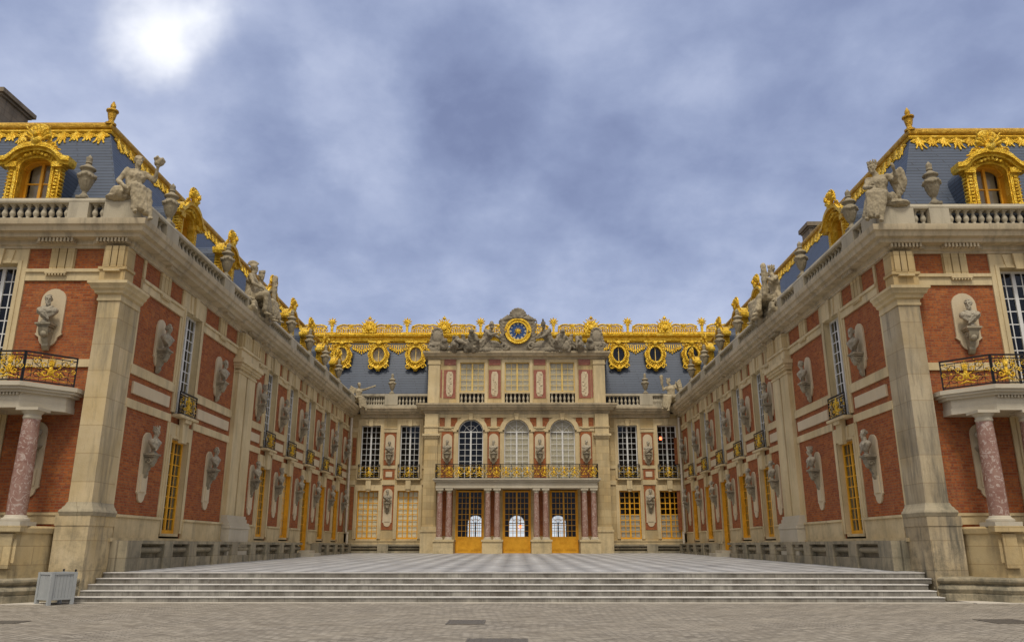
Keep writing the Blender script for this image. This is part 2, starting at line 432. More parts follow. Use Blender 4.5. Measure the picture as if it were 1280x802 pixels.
def grille(root, T, a0, a1, z0, z1, b, unit=.62, name='balcony_grille', pattern='A'):
    m = MB(T); g = MB(T); h = z1-z0
    m.box(a0, a1, b-.03, b+.03, z1-.045, z1); m.box(a0, a1, b-.02, b+.02, z0+.02, z0+.06); m.box(a0, a1, b-.015, b+.015, z1-.14, z1-.115)
    k = max(1, round((a1-a0)/unit)); u = (a1-a0)/k
    for i in range(k+1):
        x = a0+u*i; m.box(x-.02, x+.02, b-.02, b+.02, z0, z1)
    for i in range(k):
        c = a0+u*(i+.5)
        for sx in (-1,1):
            for (fx, fz, fr, t0, tn) in ((.26,.30,.20,pi/2,1.4),(.26,.70,.18,-pi/2,1.4),(.12,.5,.10,0,1.2),(.40,.5,.09,pi,1.2)):
                p = spiral(0, 0, fr*h*.9, t0, tn, sx)
                m.tube([(c+sx*fx*u+q[0]*.8, b, z0+fz*h+q[1]*.8) for q in p], .012, 4)
            m.tube([(c+sx*u*.47, b, z0+.06),(c+sx*u*.2, b, z0+h*.5),(c+sx*u*.47, b, z1-.13)], .011, 4)
        for t in (-.36,-.2,-.07,.07,.2,.36): m.box(c+t*u-.007, c+t*u+.007, b-.007, b+.007, z0+.05, z1-.12)
        for sx in (-1,1):
            for q_ in range(3):
                p = spiral(0, 0, .085, q_*2.1, 1.1, sx, 9); g.tube([(c+sx*u*(.20+.12*q_)+q[0], b+.015, z0+h*(.30+.2*((q_*2) % 3))+q[1]) for q in p], .013, 4)
        if pattern == 'A' or i % 2 == (k//2) % 2:
            # gilt lyre and mask
            g.ell((c, b+.03, z0+h*.66), (.085,.05,.10), 8, 5); g.ell((c, b+.03, z0+h*.42), (.07,.05,.16), 8, 5)
            for t in range(-3, 4): g.cap((c, b+.03, z0+h*.70), .02, (c+sin(t*.42)*.15, b+.03, z0+h*.70+cos(t*.42)*.15), .008, 5)
            for sx in (-1,1):
                p = spiral(0, 0, .13, pi/2, 1.1, sx, 12); g.tube([(c+sx*.17+q[0], b+.03, z0+h*.34+q[1]) for q in p], .026, 5)
                p = spiral(0, 0, .09, -pi/2, 1.0, sx, 10); g.tube([(c+sx*.19+q[0], b+.03, z0+h*.62+q[1]) for q in p], .02, 5)
                g.cap((c, b+.03, z0+h*.2), .03, (c+sx*.2, b+.03, z0+h*.13), .02, 6)
        else:
            for sx in (-1,1):
                p = spiral(0, 0, .10, pi/2, 1.0, sx, 10); g.tube([(c+sx*.11+q[0], b+.02, z0+h*.3+q[1]) for q in p], .014, 5)
                p = spiral(0, 0, .08, -pi/2, 1.0, sx, 10); g.tube([(c+sx*.10+q[0], b+.02, z0+h*.66+q[1]) for q in p], .013, 5)
            g.ell((c, b+.02, z0+h*.48), (.035,.03,.05), 6, 4)
        RG = random.Random(i*7+int(a0*10) % 11)
        for j in range(int(10*u/.8)): 
            gx, gz = c+RG.uniform(-.47,.47)*u, z0+h*RG.uniform(.1,.86); g.ell((gx, b+.012, gz), (RG.uniform(.012,.03), .014, RG.uniform(.012,.03)), 6, 4)
        for j in range(5): g.ell((c+u*(j-2)*.2, b+.02, z1-.09), (.022,.02,.022), 5, 3)
    for q_ in (.13,.30,.48,.66,.80): g.box(a0+.02, a1-.02, b+.008, b+.018, z0+h*q_, z0+h*q_+.008)
    o = m.build(name, IRON, root); g.build('gilding', GOLD, o); return o

def surround(root, T, cu, z0, z1, w, dep, jw=.28, out=.06, lint=.4, key=True, mat=None, head=None):
    m = MB(T); a0 = cu-w/2; a1 = cu+w/2; H = head or z1+lint
    m.box(a0-jw, a0, -dep, out, z0, H); m.box(a1, a1+jw, -dep, out, z0, H); m.box(a0, a1, -dep, out, z1, H)
    m.box(a0-jw*.45, a0-.0, out-.01, out+.03, z0, z1+.1); m.box(a1, a1+jw*.45, out-.01, out+.03, z0, z1+.1); m.box(a0, a1, out-.01, out+.027, z1, z1+.1)
    m.box(a0, a1, -dep, out*.6, z0-.10, z0)
    if key:
        kw = .17
        m.prism([(cu-kw*.75,z1-.06),(cu+kw*.75,z1-.06),(cu+kw,H-.02),(cu-kw,H-.02)], out-.02, out+.10)
        for sx in (-1,1):
            m.prism([(cu+sx*.26,z1+.001),(cu+sx*.42,z1+.001),(cu+sx*.50,H-.05),(cu+sx*.30,H-.05)], out-.02, out+.045)
    return m.build('window_surround', mat or TRIM, root)

def console(root, T, cu, zb, zs0, zs1, sw=.36):
    """zb = top of bracket where the bust stands; plate from zs0 to zs1"""
    m = MB(T)
    m.box(cu-.25, cu+.25, .05, .46, zb-.06, zb); m.box(cu-.21, cu+.21, .05, .41, zb-.12, zb-.06)
    pts = [(0.05,zb-.13),(.40,zb-.13),(.38,zb-.25),(.30,zb-.38),(.22,zb-.44),(.22,zb-.52),(.15,zb-.62),(.17,zb-.70),(.10,zb-.82),(0.05,zb-.84)]
    n = len(pts)
    vs = [(cu-(.16 if q[1] > zb-.4 else .10), q[0], q[1]) for q in pts] + [(cu+(.16 if q[1] > zb-.4 else .10), q[0], q[1]) for q in pts]
    m.add(vs, [tuple(range(n)), tuple(range(2*n-1,n-1,-1))] + [(i,(i+1)%n,n+(i+1)%n,n+i) for i in range(n)])
    for sx in (-1,1):
        p = spiral(.24, zb-.26, .10, pi, 1.2, -1, 10); m.tube([(cu+sx*.16, q[0], q[1]) for q in p], .025, 5)
    m.ell((cu, .30, zb-.33), (.12,.10,.12), 8, 5)
    o = m.build('bust_console', CONS, root)
    p = MB(T)
    out = arc(cu, zs1-sw, sw, 0, 180, 10) + [(cu-sw, zs0+sw*1.1), (cu-sw*1.12, zs0+sw*1.05)] + arc(cu, zs0+sw*.75, sw*.75, 180, 360, 10) + [(cu+sw*1.12, zs0+sw*1.05), (cu+sw, zs0+sw*1.1)]
    p.prism(out, .002, .06)
    if zb-zs0 > 1.3: p.box(cu-sw*.62, cu+sw*.62, .06, .095, zs0+sw*1.1, zb-.7)
    p.build('back_plate', STRIPE, o)
    return o

def scrollwork(m, cu, b, cz, s, seed, n=7):
    R = random.Random(seed)
    for i in range(n):
        t = R.uniform(0, 2*pi); r = s*R.uniform(.15,.9); x = cu+r*cos(t); z = cz+r*sin(t)*.7
        p = spiral(x, z, s*R.uniform(.2,.4), R.uniform(0,6), 1.1, R.choice((-1,1)), 9)
        m.tube([(q[0], b, q[1]) for q in p], s*.07, 5)

# ------------------------------------------------------------------ figures
def solidify(mb, name, mat, voxel, smooth=3, nz=0.0, nscale=6, zscale=.35):
    """fuse overlapping limbs into one continuous surface"""
    me = bpy.data.meshes.new(name); me.from_pydata(mb.v, [], mb.f)
    bm = bmesh.new(); bm.from_mesh(me); bmesh.ops.recalc_face_normals(bm, faces=bm.faces); bm.to_mesh(me); bm.free()
    t = bpy.data.objects.new('working_shape', me); COL.objects.link(t)
    r = t.modifiers.new('r','REMESH'); r.mode = 'VOXEL'; r.voxel_size = voxel
    if smooth:
        q = t.modifiers.new('s','SMOOTH'); q.factor = .5; q.iterations = smooth
    dg = bpy.context.evaluated_depsgraph_get(); dg.update()
    out = bpy.data.meshes.new_from_object(t.evaluated_get(dg))
    bpy.data.objects.remove(t); bpy.data.meshes.remove(me)
    if nz:
        ns = [v.normal.copy() for v in out.vertices]
        for v, nn in zip(out.vertices, ns):
            p = Vector((v.co.x*nscale, v.co.y*nscale, v.co.z*nscale*zscale))
            v.co += nn*nz*(noise.noise(p)+.5*noise.noise(p*2.3))
    out.name = name
    for p in out.polygons: p.use_smooth = True
    out.materials.clear(); out.materials.append(mat)
    return out

def head(m, c, s=1.0, turn=0, nod=0, beard=False, helm=False, hair=True, crown=False, bun=False):
    """head centred on c, facing -Y turned about Z"""
    ct, st = cos(turn), sin(turn)
    def P(x, y, z):
        y2 = y*cos(nod)-z*sin(nod); z2 = y*sin(nod)+z*cos(nod)
        return (c[0]+s*(x*ct-y2*st), c[1]+s*(x*st+y2*ct), c[2]+s*z2)
    def E(p, r, n=10, k=7): m.ell(P(*p), tuple(q*s for q in r), n, k)
    E((0,.005,.035), (.082,.10,.10)); E((0,-.02,-.045), (.064,.07,.085)); m.cap(P(0,-.055,-.10), .035*s, P(0,-.05,-.08), .04*s, 8)
    m.cap(P(0,-.095,.02), .011*s, P(0,-.118,-.032), .017*s, 7)                     # nose
    m.cap(P(-.045,-.088,.035), .014*s, P(.045,-.088,.035), .014*s, 6)              # brow
    for sx in (-1,1):
        E((sx*.036,-.080,.012), (.014,.010,.009), 7, 5)                           # eyes
        E((sx*.050,-.060,-.025), (.026,.026,.026), 7, 5)                          # cheeks
        m.cap(P(sx*.085,.01,.02), .014*s, P(sx*.083,.008,-.03), .010*s, 6)         # ears
    m.cap(P(-.020,-.092,-.062), .0085*s, P(.020,-.092,-.062), .0085*s, 6); m.cap(P(-.016,-.090,-.078), .009*s, P(.016,-.090,-.078), .009*s, 6)
    if beard:
        for i in range(7): m.cap(P(-.055+.018*i,-.065,-.085), .024*s, P(-.035+.012*i,-.075,-.165+abs(i-3)*.012), .016*s, 6)
    if hair:
        R = random.Random(int(c[2]*1000)+int(beard))
        for i in range(46):
            t = R.uniform(0,2*pi); ph = R.uniform(.0,1.7)
            x = .088*sin(ph)*cos(t); y = .015+.105*sin(ph)*sin(t); z = .045+.105*cos(ph)
            if y < -.055 and z < .095: continue
            E((x,y,z), (.024,.024,.022), 6, 4)
    if bun: E((0,.12,.03), (.05,.05,.05))
    if helm:
        E((0,.01,.075), (.100,.118,.085)); m.cap(P(0,-.11,.06), .022*s, P(0,-.07,.07), .03*s, 7)
        for i in range(9):
            t = -1.0+i*.30; m.cap(P(0,.02+.10*sin(t),.09+.07*cos(t)), .022*s, P(0,.03+.165*sin(t),.10+.15*cos(t)), .026*s, 6)
    if crown:
        for i in range(10):
            t = 2*pi*i/10; m.cap(P(.085*cos(t),.01+.09*sin(t),.10), .02*s, P(.095*cos(t),.01+.10*sin(t),.19), .016*s, 6)

def hand(m, w, e, s=1.0):
    """palm and fingers at wrist w, continuing direction e"""
    w = Vector(w); d = Vector(e).normalized(); u = d.orthogonal().normalized(); q = d.cross(u)
    m.cap(w, .030*s, w+d*.075*s, .038*s, 7)
    for i, l in enumerate((.075,.088,.082,.065)):
        o = w+d*.085*s+u*(i-1.5)*.021*s
        m.cap(o, .0125*s, o+d*l*.55*s+q*.01*s, .0115*s, 5); m.cap(o+d*l*.55*s+q*.01*s, .0115*s, o+d*l*.85*s+q*.04*s, .010*s, 5)
    o = w+d*.03*s+u*-.034*s; m.cap(o, .0145*s, o+(d*.55-u*.6).normalized()*.06*s, .011*s, 5)

class Heavy(MB):                             # statuary is stouter than life
    def cap(s, p0, r0, p1, r1, n=9):
        f = 1.22 if r0 > .036 else 1.0
        MB.cap(s, p0, r0*f, p1, r1*f, n)

def figure(J, s=1.0, fem=False, robe=True, **hk):
    """J: joints of a statue about 1.8 m tall; returns the collector"""
    m = Heavy(); V = {k: Vector(v) for k, v in J.items()}
    hip, ch, nk, hd = V['hip'], V['chest'], V['neck'], V['head']
    side = (V['shR']-V['shL']).normalized()
    hs = (V['hpR']-V['hpL']).normalized()
    m.cap(hip-hs*.085, .135, hip+hs*.085, .135, 12); m.cap(hip, .145, hip.lerp(ch,.5), .125 if fem else .14, 12)
    m.cap(hip.lerp(ch,.5), .13, ch, .155, 12); m.cap(ch-side*.07, .135, ch+side*.07, .135, 12)
    m.cap(V['shL'], .075, V['shR'], .075, 10); m.cap(ch, .11, nk, .058, 10); m.cap(nk, .056, hd-Vector((0,0,.05)), .052, 10)
    fw = Vector((J.get('face',(0,-1,0)))).normalized()
    for sx in (-1,1): m.ell(ch+side*sx*.075+fw*.10-Vector((0,0,.01)), (.075,.075,.07) if fem else (.085,.06,.06), 9, 6)
    for k in 'LR':
        m.cap(V['sh'+k], .070, V['el'+k], .050, 9); m.cap(V['el'+k], .050, V['ha'+k], .034, 9); hand(m, V['ha'+k], V['ha'+k]-V['el'+k])
        m.cap(V['hp'+k], .115, V['kn'+k], .078, 10); m.cap(V['kn'+k], .076, V['kn'+k].lerp(V['an'+k],.35), .072, 9)
        m.cap(V['kn'+k].lerp(V['an'+k],.35), .072, V['an'+k], .042, 9)
        ft = Vector(J.get('foot',(0,-1,-.15))).normalized(); m.cap(V['an'+k]-Vector((0,0,.03)), .042, V['an'+k]+ft*.17-Vector((0,0,.04)), .03, 8)
    head(m, hd, 1.05, turn=atan2(fw.x, -fw.y) + hk.pop('turn', 0), **hk)
    if robe:
        kl, kr, al, ar = V['knL'], V['knR'], V['anL'], V['anR']
        R = random.Random(int(1000*(kl.x+ar.z)))
        for i in range(9):
            f = i/8; a = V['hpL'].lerp(V['hpR'],f)+Vector((0,0,.05)); b = kl.lerp(kr,f)+Vector((0,0,.03-.10*(1-abs(2*f-1)))); c = al.lerp(ar,f)+Vector((R.uniform(-.05,.05),R.uniform(.0,.07),.10))
            m.cap(a, .085, b, .070+R.uniform(-.01,.012), 7); m.cap(b, .062, c, .05+R.uniform(0,.025), 7)
        for sx in (-1,1):
            q = hip+hs*.2*sx; m.cap(q+Vector((0,.02,.08)), .08, q+Vector((sx*.05,.10,-.16)), .10, 7)
        for i in range(16):                  # narrow ridges of cloth over lap and shins
            f = R.random(); f2 = min(1, max(0, f+R.uniform(-.25,.25)))
            a = V['hpL'].lerp(V['hpR'],f)+fw*.02+Vector((0,0,.16)); b = kl.lerp(kr,f2)+Vector((0,0,.09))+fw*.03; c = al.lerp(ar,f)+fw*.06+Vector((0,0,R.uniform(.05,.2)))
            MB.cap(m, a, .025, b, .035, 6); MB.cap(m, b+fw*.05-Vector((0,0,.06)), .035, c, .03, 6)
        for i in range(5): MB.cap(m, nk+side*R.uniform(-.14,.14)+fw*.06-Vector((0,0,.05)), .028, hip+side*R.uniform(-.16,.16)+fw*.16+Vector((0,0,.10)), .032, 6)
        sh = V['shL'] if fem else V['shR']
        for i in range(4): m.cap(sh+Vector((0,.02*i-.03,.04)), .05, hip-side*(.15-.05*i)*(1 if fem else -1)+fw*.08+Vector((0,0,.10)), .05, 7)
    return m

def bust_mesh(name, kind):
    m = MB(); z = .0
    R = random.Random(kind*13+2)
    # socle
    m.lathe(0, 0, [(.15,0),(.15,.04),(.10,.07),(.075,.12),(.10,.17),(.13,.19)], 14)
    # chest: broad shoulders that narrow to the socle
    m.ell((0,.0,.40), (.31,.165,.20), 14, 8); m.ell((0,-.02,.29), (.22,.15,.15), 12, 7)
    for sx in (-1,1):
        m.ell((sx*.25,.01,.44), (.12,.13,.13), 10, 7); m.ell((sx*.11,-.12,.40), (.115,.075,.09), 9, 6)
    m.cap((0,.01,.52), .095, (0,-.01,.70), .075, 10)
    turn = (.5,-.45,.2,-.7,.6,-.15)[kind]
    head(m, (0,-.02,.83), 1.28, turn, 0, beard=kind in (0,3), helm=kind == 4, hair=kind != 4, crown=kind == 5, bun=kind in (1,))
    # cloak folds
    sg = 1 if kind % 2 else -1
    for i in range(6):
        m.cap((sg*.27,-.02-.02*i,.54-.015*i), .045, (-sg*(.02+.03*i),-.16,.36-.05*i), .035, 7)
    for i in range(4): m.cap((-sg*.28,-.02,.50-.05*i), .05, (-sg*.14,-.13,.28-.03*i), .035, 7)
    for i in range(5): m.cap((-.16+.08*i,-.03,.58), .05, (-.10+.05*i,-.15,.46), .035, 6)
    return solidify(m, name, BUSTM, .0125, 1, .008, 11, .7)
BUST_ME = [bust_mesh('bust', k) for k in range(6)]
bust_n = [0]
def bust(loc, rz, label, sc=1.0, kind=None):
    k = kind if kind is not None else (bust_n[0]*5+bust_n[0]//6) % 6; bust_n[0] += 1
    o = bpy.data.objects.new('bust', BUST_ME[k]); COL.objects.link(o); o.location = loc; o.rotation_euler = (0,0,rz); o.scale = (sc*.93,)*3
    tag(o, label, 'bust', 'marble busts on wall brackets')
    return o

def urn_proto():
    m = MB()
    m.box(-.26,.26,-.26,.26,0,.12)
    m.lathe(0,0,[(.22,.12),(.20,.17),(.11,.24),(.10,.34),(.16,.40),(.17,.43),(.24,.55),(.32,.78),(.36,.92),(.37,1.0),(.30,1.06),(.24,1.12),(.26,1.17),(.36,1.22),(.36,1.27),(.25,1.33),(.14,1.40),(.11,1.46)],18)
    for i in range(12):
        t = 2*pi*i/12; m.cap((.18*cos(t),.18*sin(t),.46), .03, (.30*cos(t),.30*sin(t),.74), .04, 6)
    for i in range(16):
        t = 2*pi*i/16; m.ell((.37*cos(t),.37*sin(t),.93+.04*sin(i*pi/2)), (.075,.075,.07), 7, 5)
    m.v = [(p[0]*.74,p[1]*.74,p[2]*.93) for p in m.v]
    b = solidify(m, 'urn_body', URNM, .022, 1, .006, 9, 1)
    f = MB()
    f.lathe(0,0,[(.10,1.45),(.13,1.49),(.10,1.52)],12)
    for i in range(10):
        t = 2*pi*i/10; f.cap((.06*cos(t),.06*sin(t),1.54), .05, (.09*cos(t+.4),.09*sin(t+.4),1.66+.04*(i%2)), .03, 6)
    f.cap((0,0,1.55), .07, (0,0,1.80), .03, 8); f.ell((0,0,1.72), (.075,.075,.06), 8, 5)
    f.v = [(p[0]*.95,p[1]*.95,p[2]*.99-.09) for p in f.v]
    fm = solidify(f, 'flame_finial', URNM, .024, 1)
    return b, fm
URN_B, URN_F = urn_proto()
def urn(loc, label, sc=1.0, rz=0):
    o = bpy.data.objects.new('stone_urn', None); COL.objects.link(o); o.location = loc; o.scale = (sc,)*3; o.rotation_euler = (0,0,rz); o.empty_display_size = .2
    tag(o, label, 'urn', 'flaming stone urns on the balustrades')
    for n, me in (('urn_body',URN_B),('flame_finial',URN_F)):
        c = bpy.data.objects.new(n, me); COL.objects.link(c); c.parent = o
    return o

BAL_ME = None
def baluster_mesh():
    m = MB(); m.box(-.085,.085,-.085,.085,0,.06); m.box(-.085,.085,-.085,.085,.50,.56)
    m.lathe(0,0,[(.075,.06),(.055,.10),(.06,.13),(.095,.20),(.10,.25),(.075,.33),(.045,.41),(.045,.44),(.07,.47),(.065,.50)],10)
    return m.mesh('baluster', BALU)
BAL_ME = baluster_mesh()
def balusters(parent, pts, z, h=.56):
    for x, y in pts:
        o = bpy.data.objects.new('baluster', BAL_ME); COL.objects.link(o); o.parent = parent
        og = ORG.get(parent.name, (0,0,0)); o.location = (x-og[0], y-og[1], z-og[2]); o.scale = (1,1,h/.56)

# ------------------------------------------------------------------ the two wings
WIN_U = [40.65, 44.75, 48.9, 53.0, 57.1]
def dormer(root, T, cu, b, zb, sc=1.0, cheek=2.6):
    w = .56*sc; m = MB(T)
    zs = zb+1.72*sc; zt = zb+2.05*sc
    # jambs flaring into scrolls at the foot, arched head
    for sx in (-1,1):
        out = [(cu+sx*w, zb), (cu+sx*1.28*sc, zb), (cu+sx*1.24*sc, zb+.14*sc), (cu+sx*1.05*sc, zb+.30*sc), (cu+sx*.93*sc, zb+.62*sc), (cu+sx*.92*sc, zs+.1*sc), (cu+sx*w, zs+.1*sc)]
        m.prism(out, b, b+.26)
        m.box(*sorted((cu+sx*.60*sc, cu+sx*.70*sc)), b+.26, b+.31, zb, zs); m.box(*sorted((cu+sx*.62*sc, cu+sx*1.02*sc)), b+.02, b+.38, zs-.04*sc, zs+.16*sc)
        for i in range(11): m.ell((cu+sx*.80*sc, b+.28, zb+.25*sc+i*.13*sc), (.075*sc,.05,.055*sc), 7, 4)
        for i in range(9): m.ell((cu+sx*.96*sc, b+.15, zb+.55*sc+i*.135*sc), (.055*sc,.13,.05*sc), 6, 4)
        p = spiral(cu+sx*1.08*sc, zb+.22*sc, .17*sc, 0, 1.3, sx, 12); m.tube([(q[0], b+.28, q[1]) for q in p], .045*sc, 5)
    o = arc(cu, zs, .86*sc, 180, 0, 14, .62*sc); i_ = arc(cu, zs, w, 180, 0, 14, .36*sc); m.band(o, i_, b+.004, b+.25)
    for i in range(15):
        t = radians(180-180*i/14); m.ell((cu+.72*sc*cos(t), b+.27, zs+.5*sc*sin(t)), (.05*sc,.05,.05*sc), 6, 4)
    # bowed pediment
    o = [(cu-1.28*sc,zs+.30*sc),(cu-1.0*sc,zs+.34*sc)] + arc(cu, zs+.30*sc, .88*sc, 160, 20, 12, .58*sc) + [(cu+1.0*sc,zs+.34*sc),(cu+1.28*sc,zs+.30*sc)]
    i_ = [(x*1.0, z-.17*sc) for x, z in o]; m.band(o, i_, b-.02, b+.50)
    i2 = [(cu+(x-cu)*.96, z-.12*sc) for x, z in i_]; m.band(i_, i2, b-.01, b+.40)
    d = m.build('dormer', GOLD, root)
    c = MB(T)
    # shell, mask and leaf sprays crowning it
    z0 = zs+.84*sc
    for i in range(9):
        t = radians(-72+18*i); c.cap((cu, b+.36, z0+.10*sc), .05*sc, (cu+.42*sc*sin(t), b+.40+.06*cos(t), z0+.14*sc+.46*sc*cos(t)), .075*sc, 6)
    c.ell((cu, b+.44, z0+.12*sc), (.20*sc,.16*sc,.20*sc), 9, 6); c.ell((cu, b+.58, z0+.30*sc), (.10*sc,.10*sc,.12*sc), 8, 5)
    o = arc(cu, z0+.30*sc, .38*sc, 200, -20, 12, .44*sc); c.tube([(x, b+.36, z) for x, z in o], .07*sc, 6)
    for sx in (-1,1):
        for i in range(5):
            c.cap((cu+sx*.15*sc, b+.34, z0), .06*sc, (cu+sx*(.35+.12*i)*sc, b+.36, z0-.02*sc+.06*sc*((i*3)%4)-.05*i*sc), .035*sc, 6)
        p = spiral(cu+sx*.55*sc, z0-.02, .15*sc, 0, 1.1, sx, 10); c.tube([(q[0], b+.36, q[1]) for q in p], .04*sc, 5)
        c.cap((cu+sx*.3*sc, b+.38, z0+.42*sc), .05*sc, (cu+sx*.42*sc, b+.46, z0+.62*sc), .03*sc, 6)
    for i in range(6): c.ell((cu-.35*sc+.14*sc*i, b+.32, zs+.42*sc+.14*sc*(1-abs(i-2.5)/2.5)), (.085*sc,.07,.07*sc), 6, 4)
    c.build('shell_crest', GOLD, d)
    s = MB(T)
    s.box(cu-w, cu-w+.07, b-.28, b-.2, zb, zs+.33*sc); s.box(cu+w-.07, cu+w, b-.28, b-.2, zb, zs+.33*sc); s.box(cu-.05, cu+.05, b-.275, b-.17, zb, zs+.34*sc)
    for z in (zb+.02, zb+.62*sc, zb+1.25*sc): s.box(cu-w, cu+w, b-.27, b-.21, z, z+.05)
    s.box(cu-w-.03, cu-w, b-.3, b+.01, zb, zs+.05); s.box(cu+w, cu+w+.03, b-.3, b+.01, zb, zs+.05)
    s.band(arc(cu, zs, w+.02, 180, 0, 14, .38*sc), arc(cu, zs, w-.05, 180, 0, 14, .31*sc), b-.28, b-.002)
    s.build('sash', OCHRE, d)
    g = MB(T); g.add([(cu-w,b-.25,zb),(cu+w,b-.25,zb),(cu+w,b-.25,zs+.34*sc),(cu-w,b-.25,zs+.34*sc)], [(0,1,2,3)]); g.build('pane', GLASS, d)
    g = MB(T); g.add([(cu-w,b-.5,zb),(cu+w,b-.5,zb),(cu+w,b-.5,zs+.4*sc),(cu-w,b-.5,zs+.4*sc)], [(0,1,2,3)]); g.build('blind', BLIND, d)
    h = MB(T); q = [(cu-.9*sc, zb-.2),(cu+.9*sc, zb-.2)] + arc(cu, zs, .9*sc, 0, 180, 12, .66*sc)
    n = len(q); h.add([(x,b-.02,z) for x,z in q]+[(x,b-cheek,z) for x,z in q], [tuple(range(n,2*n))]+[(i,(i+1)%n,n+(i+1)%n,n+i) for i in range(n)])
    h.build('slate_cheek', SLATE, d)

def build_wing(key):
    S = SD[key]; XW, sg, Y0 = S['XW'], S['sg'], S['Y0']; dy = Y0-24.6
    T = lambda u, v, z: (XW+sg*v, u, z)
    F = lambda w, d, z: (XW-sg*w, Y0-d, z)
    R = empty('palace_wing', (XW-sg*5, 42, 0), f'{key} brick and limestone palace wing with gilded dormers and slate mansard roof', 'palace wing', 'wings flanking the court')
    W1 = 30.08 + dy*.55; P0, P1 = 35.25+dy*.55, 37.6+dy*.3
    PW = .67; WC = 4.28                                            # centre of the front french window
    wins = [W1]+WIN_U
    # brick skin with real openings
    h = []
    for i, u in enumerate(wins):
        h.append((u-.92, u+.92, 1.75 if i != 3 else .9, 5.6)); h.append((u-.92, u+.92, 6.3, 10.6))
    m = MB(T); m.wall(Y0, BW, .2, 11.3, h); m.build('brick_wall', BRICK, R)
    m = MB(F); m.wall(0, 12, .2, 11.3, [(WC-.95, WC+.95, 1.9, 5.75), (WC-.8, WC+.8, 6.3, 10.75)]); m.build('brick_wall', BRICK, R)
    m = MB(T)
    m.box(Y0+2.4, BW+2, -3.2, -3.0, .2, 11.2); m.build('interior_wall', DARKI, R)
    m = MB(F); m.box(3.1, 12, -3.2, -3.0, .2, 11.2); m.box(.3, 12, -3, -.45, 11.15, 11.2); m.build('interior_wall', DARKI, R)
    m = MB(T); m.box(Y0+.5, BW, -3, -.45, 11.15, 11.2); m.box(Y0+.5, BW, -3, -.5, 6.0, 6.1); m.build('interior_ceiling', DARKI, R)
    # plinth, dado, string courses along the court
    m = MB(T); ds = [Y0+1.2]+[x for i, u in enumerate(wins) for x in (u-1.02, u+1.02)]+[BW]
    for i in range(0, len(ds), 2): m.box(ds[i], ds[i+1], -.02, .10, 1.83, 2.46); m.box(ds[i], ds[i+1], -.01, .16, 2.46, 2.54)
    m.box(Y0+1.2, 47.9, -.02, .10, .6, 1.83); m.box(49.9, BW, -.02, .10, .6, 1.83)
    m.box(Y0+.9, 47.9, -.03, .17, 1.70, 1.82); m.box(49.9, BW, -.03, .17, 1.70, 1.82)
    m.build_each('dado', TRIM, R)
    # bench-like base course with sunk roll mouldings between blocks
    m = MB(T); u = Y0+1.15; k = 0; R2 = random.Random(5)
    m.box(Y0+1.05, 46.9, .0, .32, .3, 1.735); m.box(50.7, BW-.6, .0, .32, .3, 1.735)
    us = []
    while u < BW-.9:
        L = (1.0 if k == 0 else .72) ; g = 1.75 if k % 2 == 0 else 1.45
        if 46.6 < u < 50.2: u = 50.7; continue
        m.taper(u, u+L, .3, .62, .3, 1.73, .012); e = min(u+L+g, BW-.7)
        if u+L < 46.9 < e: e = 46.9
        if e-(u+L) > .3:
            m.box(u+L, e, .3, .52, .3, 1.18); m.box(u+L, e, .3, .6, 1.63, 1.74)
            vs = []; n = 9
            for i in range(n+1):
                t = pi*i/n; vs += [(u+L, .32+.20*sin(t), 1.44+.12*cos(t)), (e, .32+.20*sin(t), 1.44+.12*cos(t))]
            m.add(vs, [(2*i,2*i+1,2*i+3,2*i+2) for i in range(n)])
        u += L+g; k += 1
    m.build_each('base_course', PLINTH, R)
    m = MB(T)
    m.box(48.0, 49.8, .05, 1.0, .8, 1.16); m.box(48.15, 49.65, .05, .65, 1.16, 1.32); m.build('door_step', WHITE, R)
    m = MB(T); bays = []
    edges = [Y0+1.0] + [x for u in wins for x in (u-1.03, u+1.03)] + [BW-.5]
    for i in range(0, len(edges), 2):
        a, b = edges[i], edges[i+1]
        segs = [(a,b)] if not (a < P0 < b) else [(a,P0-.02),(P1+.02,b)]
        for a, b in segs:
            bays.append((a,b)); m.box(a, b, -.02, .06, 5.97, 6.25); m.box(a, b, -.02, .06, 7.08, 7.36); m.box(a, b, -.02, .035, 7.36, 7.42)
            m.box(a, a+.12, -.02, .03, 2.54, 5.97); m.box(b-.12, b, -.02, .03, 2.54, 5.97)
            m.box(a, a+.12, -.02, .03, 7.42, 9.98); m.box(b-.12, b, -.02, .03, 7.42, 9.98)
    m.build_each('string_course', TRIM, R)
    m = MB(T)
    for a, b in bays:
        if b-a > 1.2: m.box(a+.3, b-.3, -.02, .07, 6.46, 6.86)
    m.build_each('inlaid_panel', STRIPE, R)
    m = MB(T)
    for a, b in bays:
        m.box(a, b, -.02, .07, 9.98, 10.26); m.box(a, b, -.02, .12, 10.26, 10.36)
        c = (a+b)/2; m.box(c-.36, c+.36, .05, .16, 10.20, 10.26)
        for q in range(6): m.box(c-.33+q*.12, c-.27+q*.12, .07, .15, 10.14, 10.20)
    m.build_each('architrave', TRIM, R)
    m = MB(T)
    for a, b in bays:
        c = (a+b)/2
        if b-a > 1.3:
            for q in (-1,0,1): m.box(c+q*.27-.115, c+q*.27+.115, -.02, .09, 10.36, 11.06)
            m.box(c-.40, c+.40, -.02, .05, 10.36, 11.06); m.box(a, a+.16, -.02, .05, 10.36, 11.06); m.box(b-.16, b, -.02, .05, 10.36, 11.06)
        else: m.box(a, b, -.02, .05, 10.36, 11.06)
    for u in wins:
        pass
    m.build_each('frieze_block', STONE, R)
    # front elevation dressings
    m = MB(F)
    m.box(.7, 3.32, -.02, .06, 9.95, 10.23); m.box(.7, 3.32, -.02, .12, 10.23, 10.34); m.box(5.24, 12, -.02, .07, 9.95, 10.33)
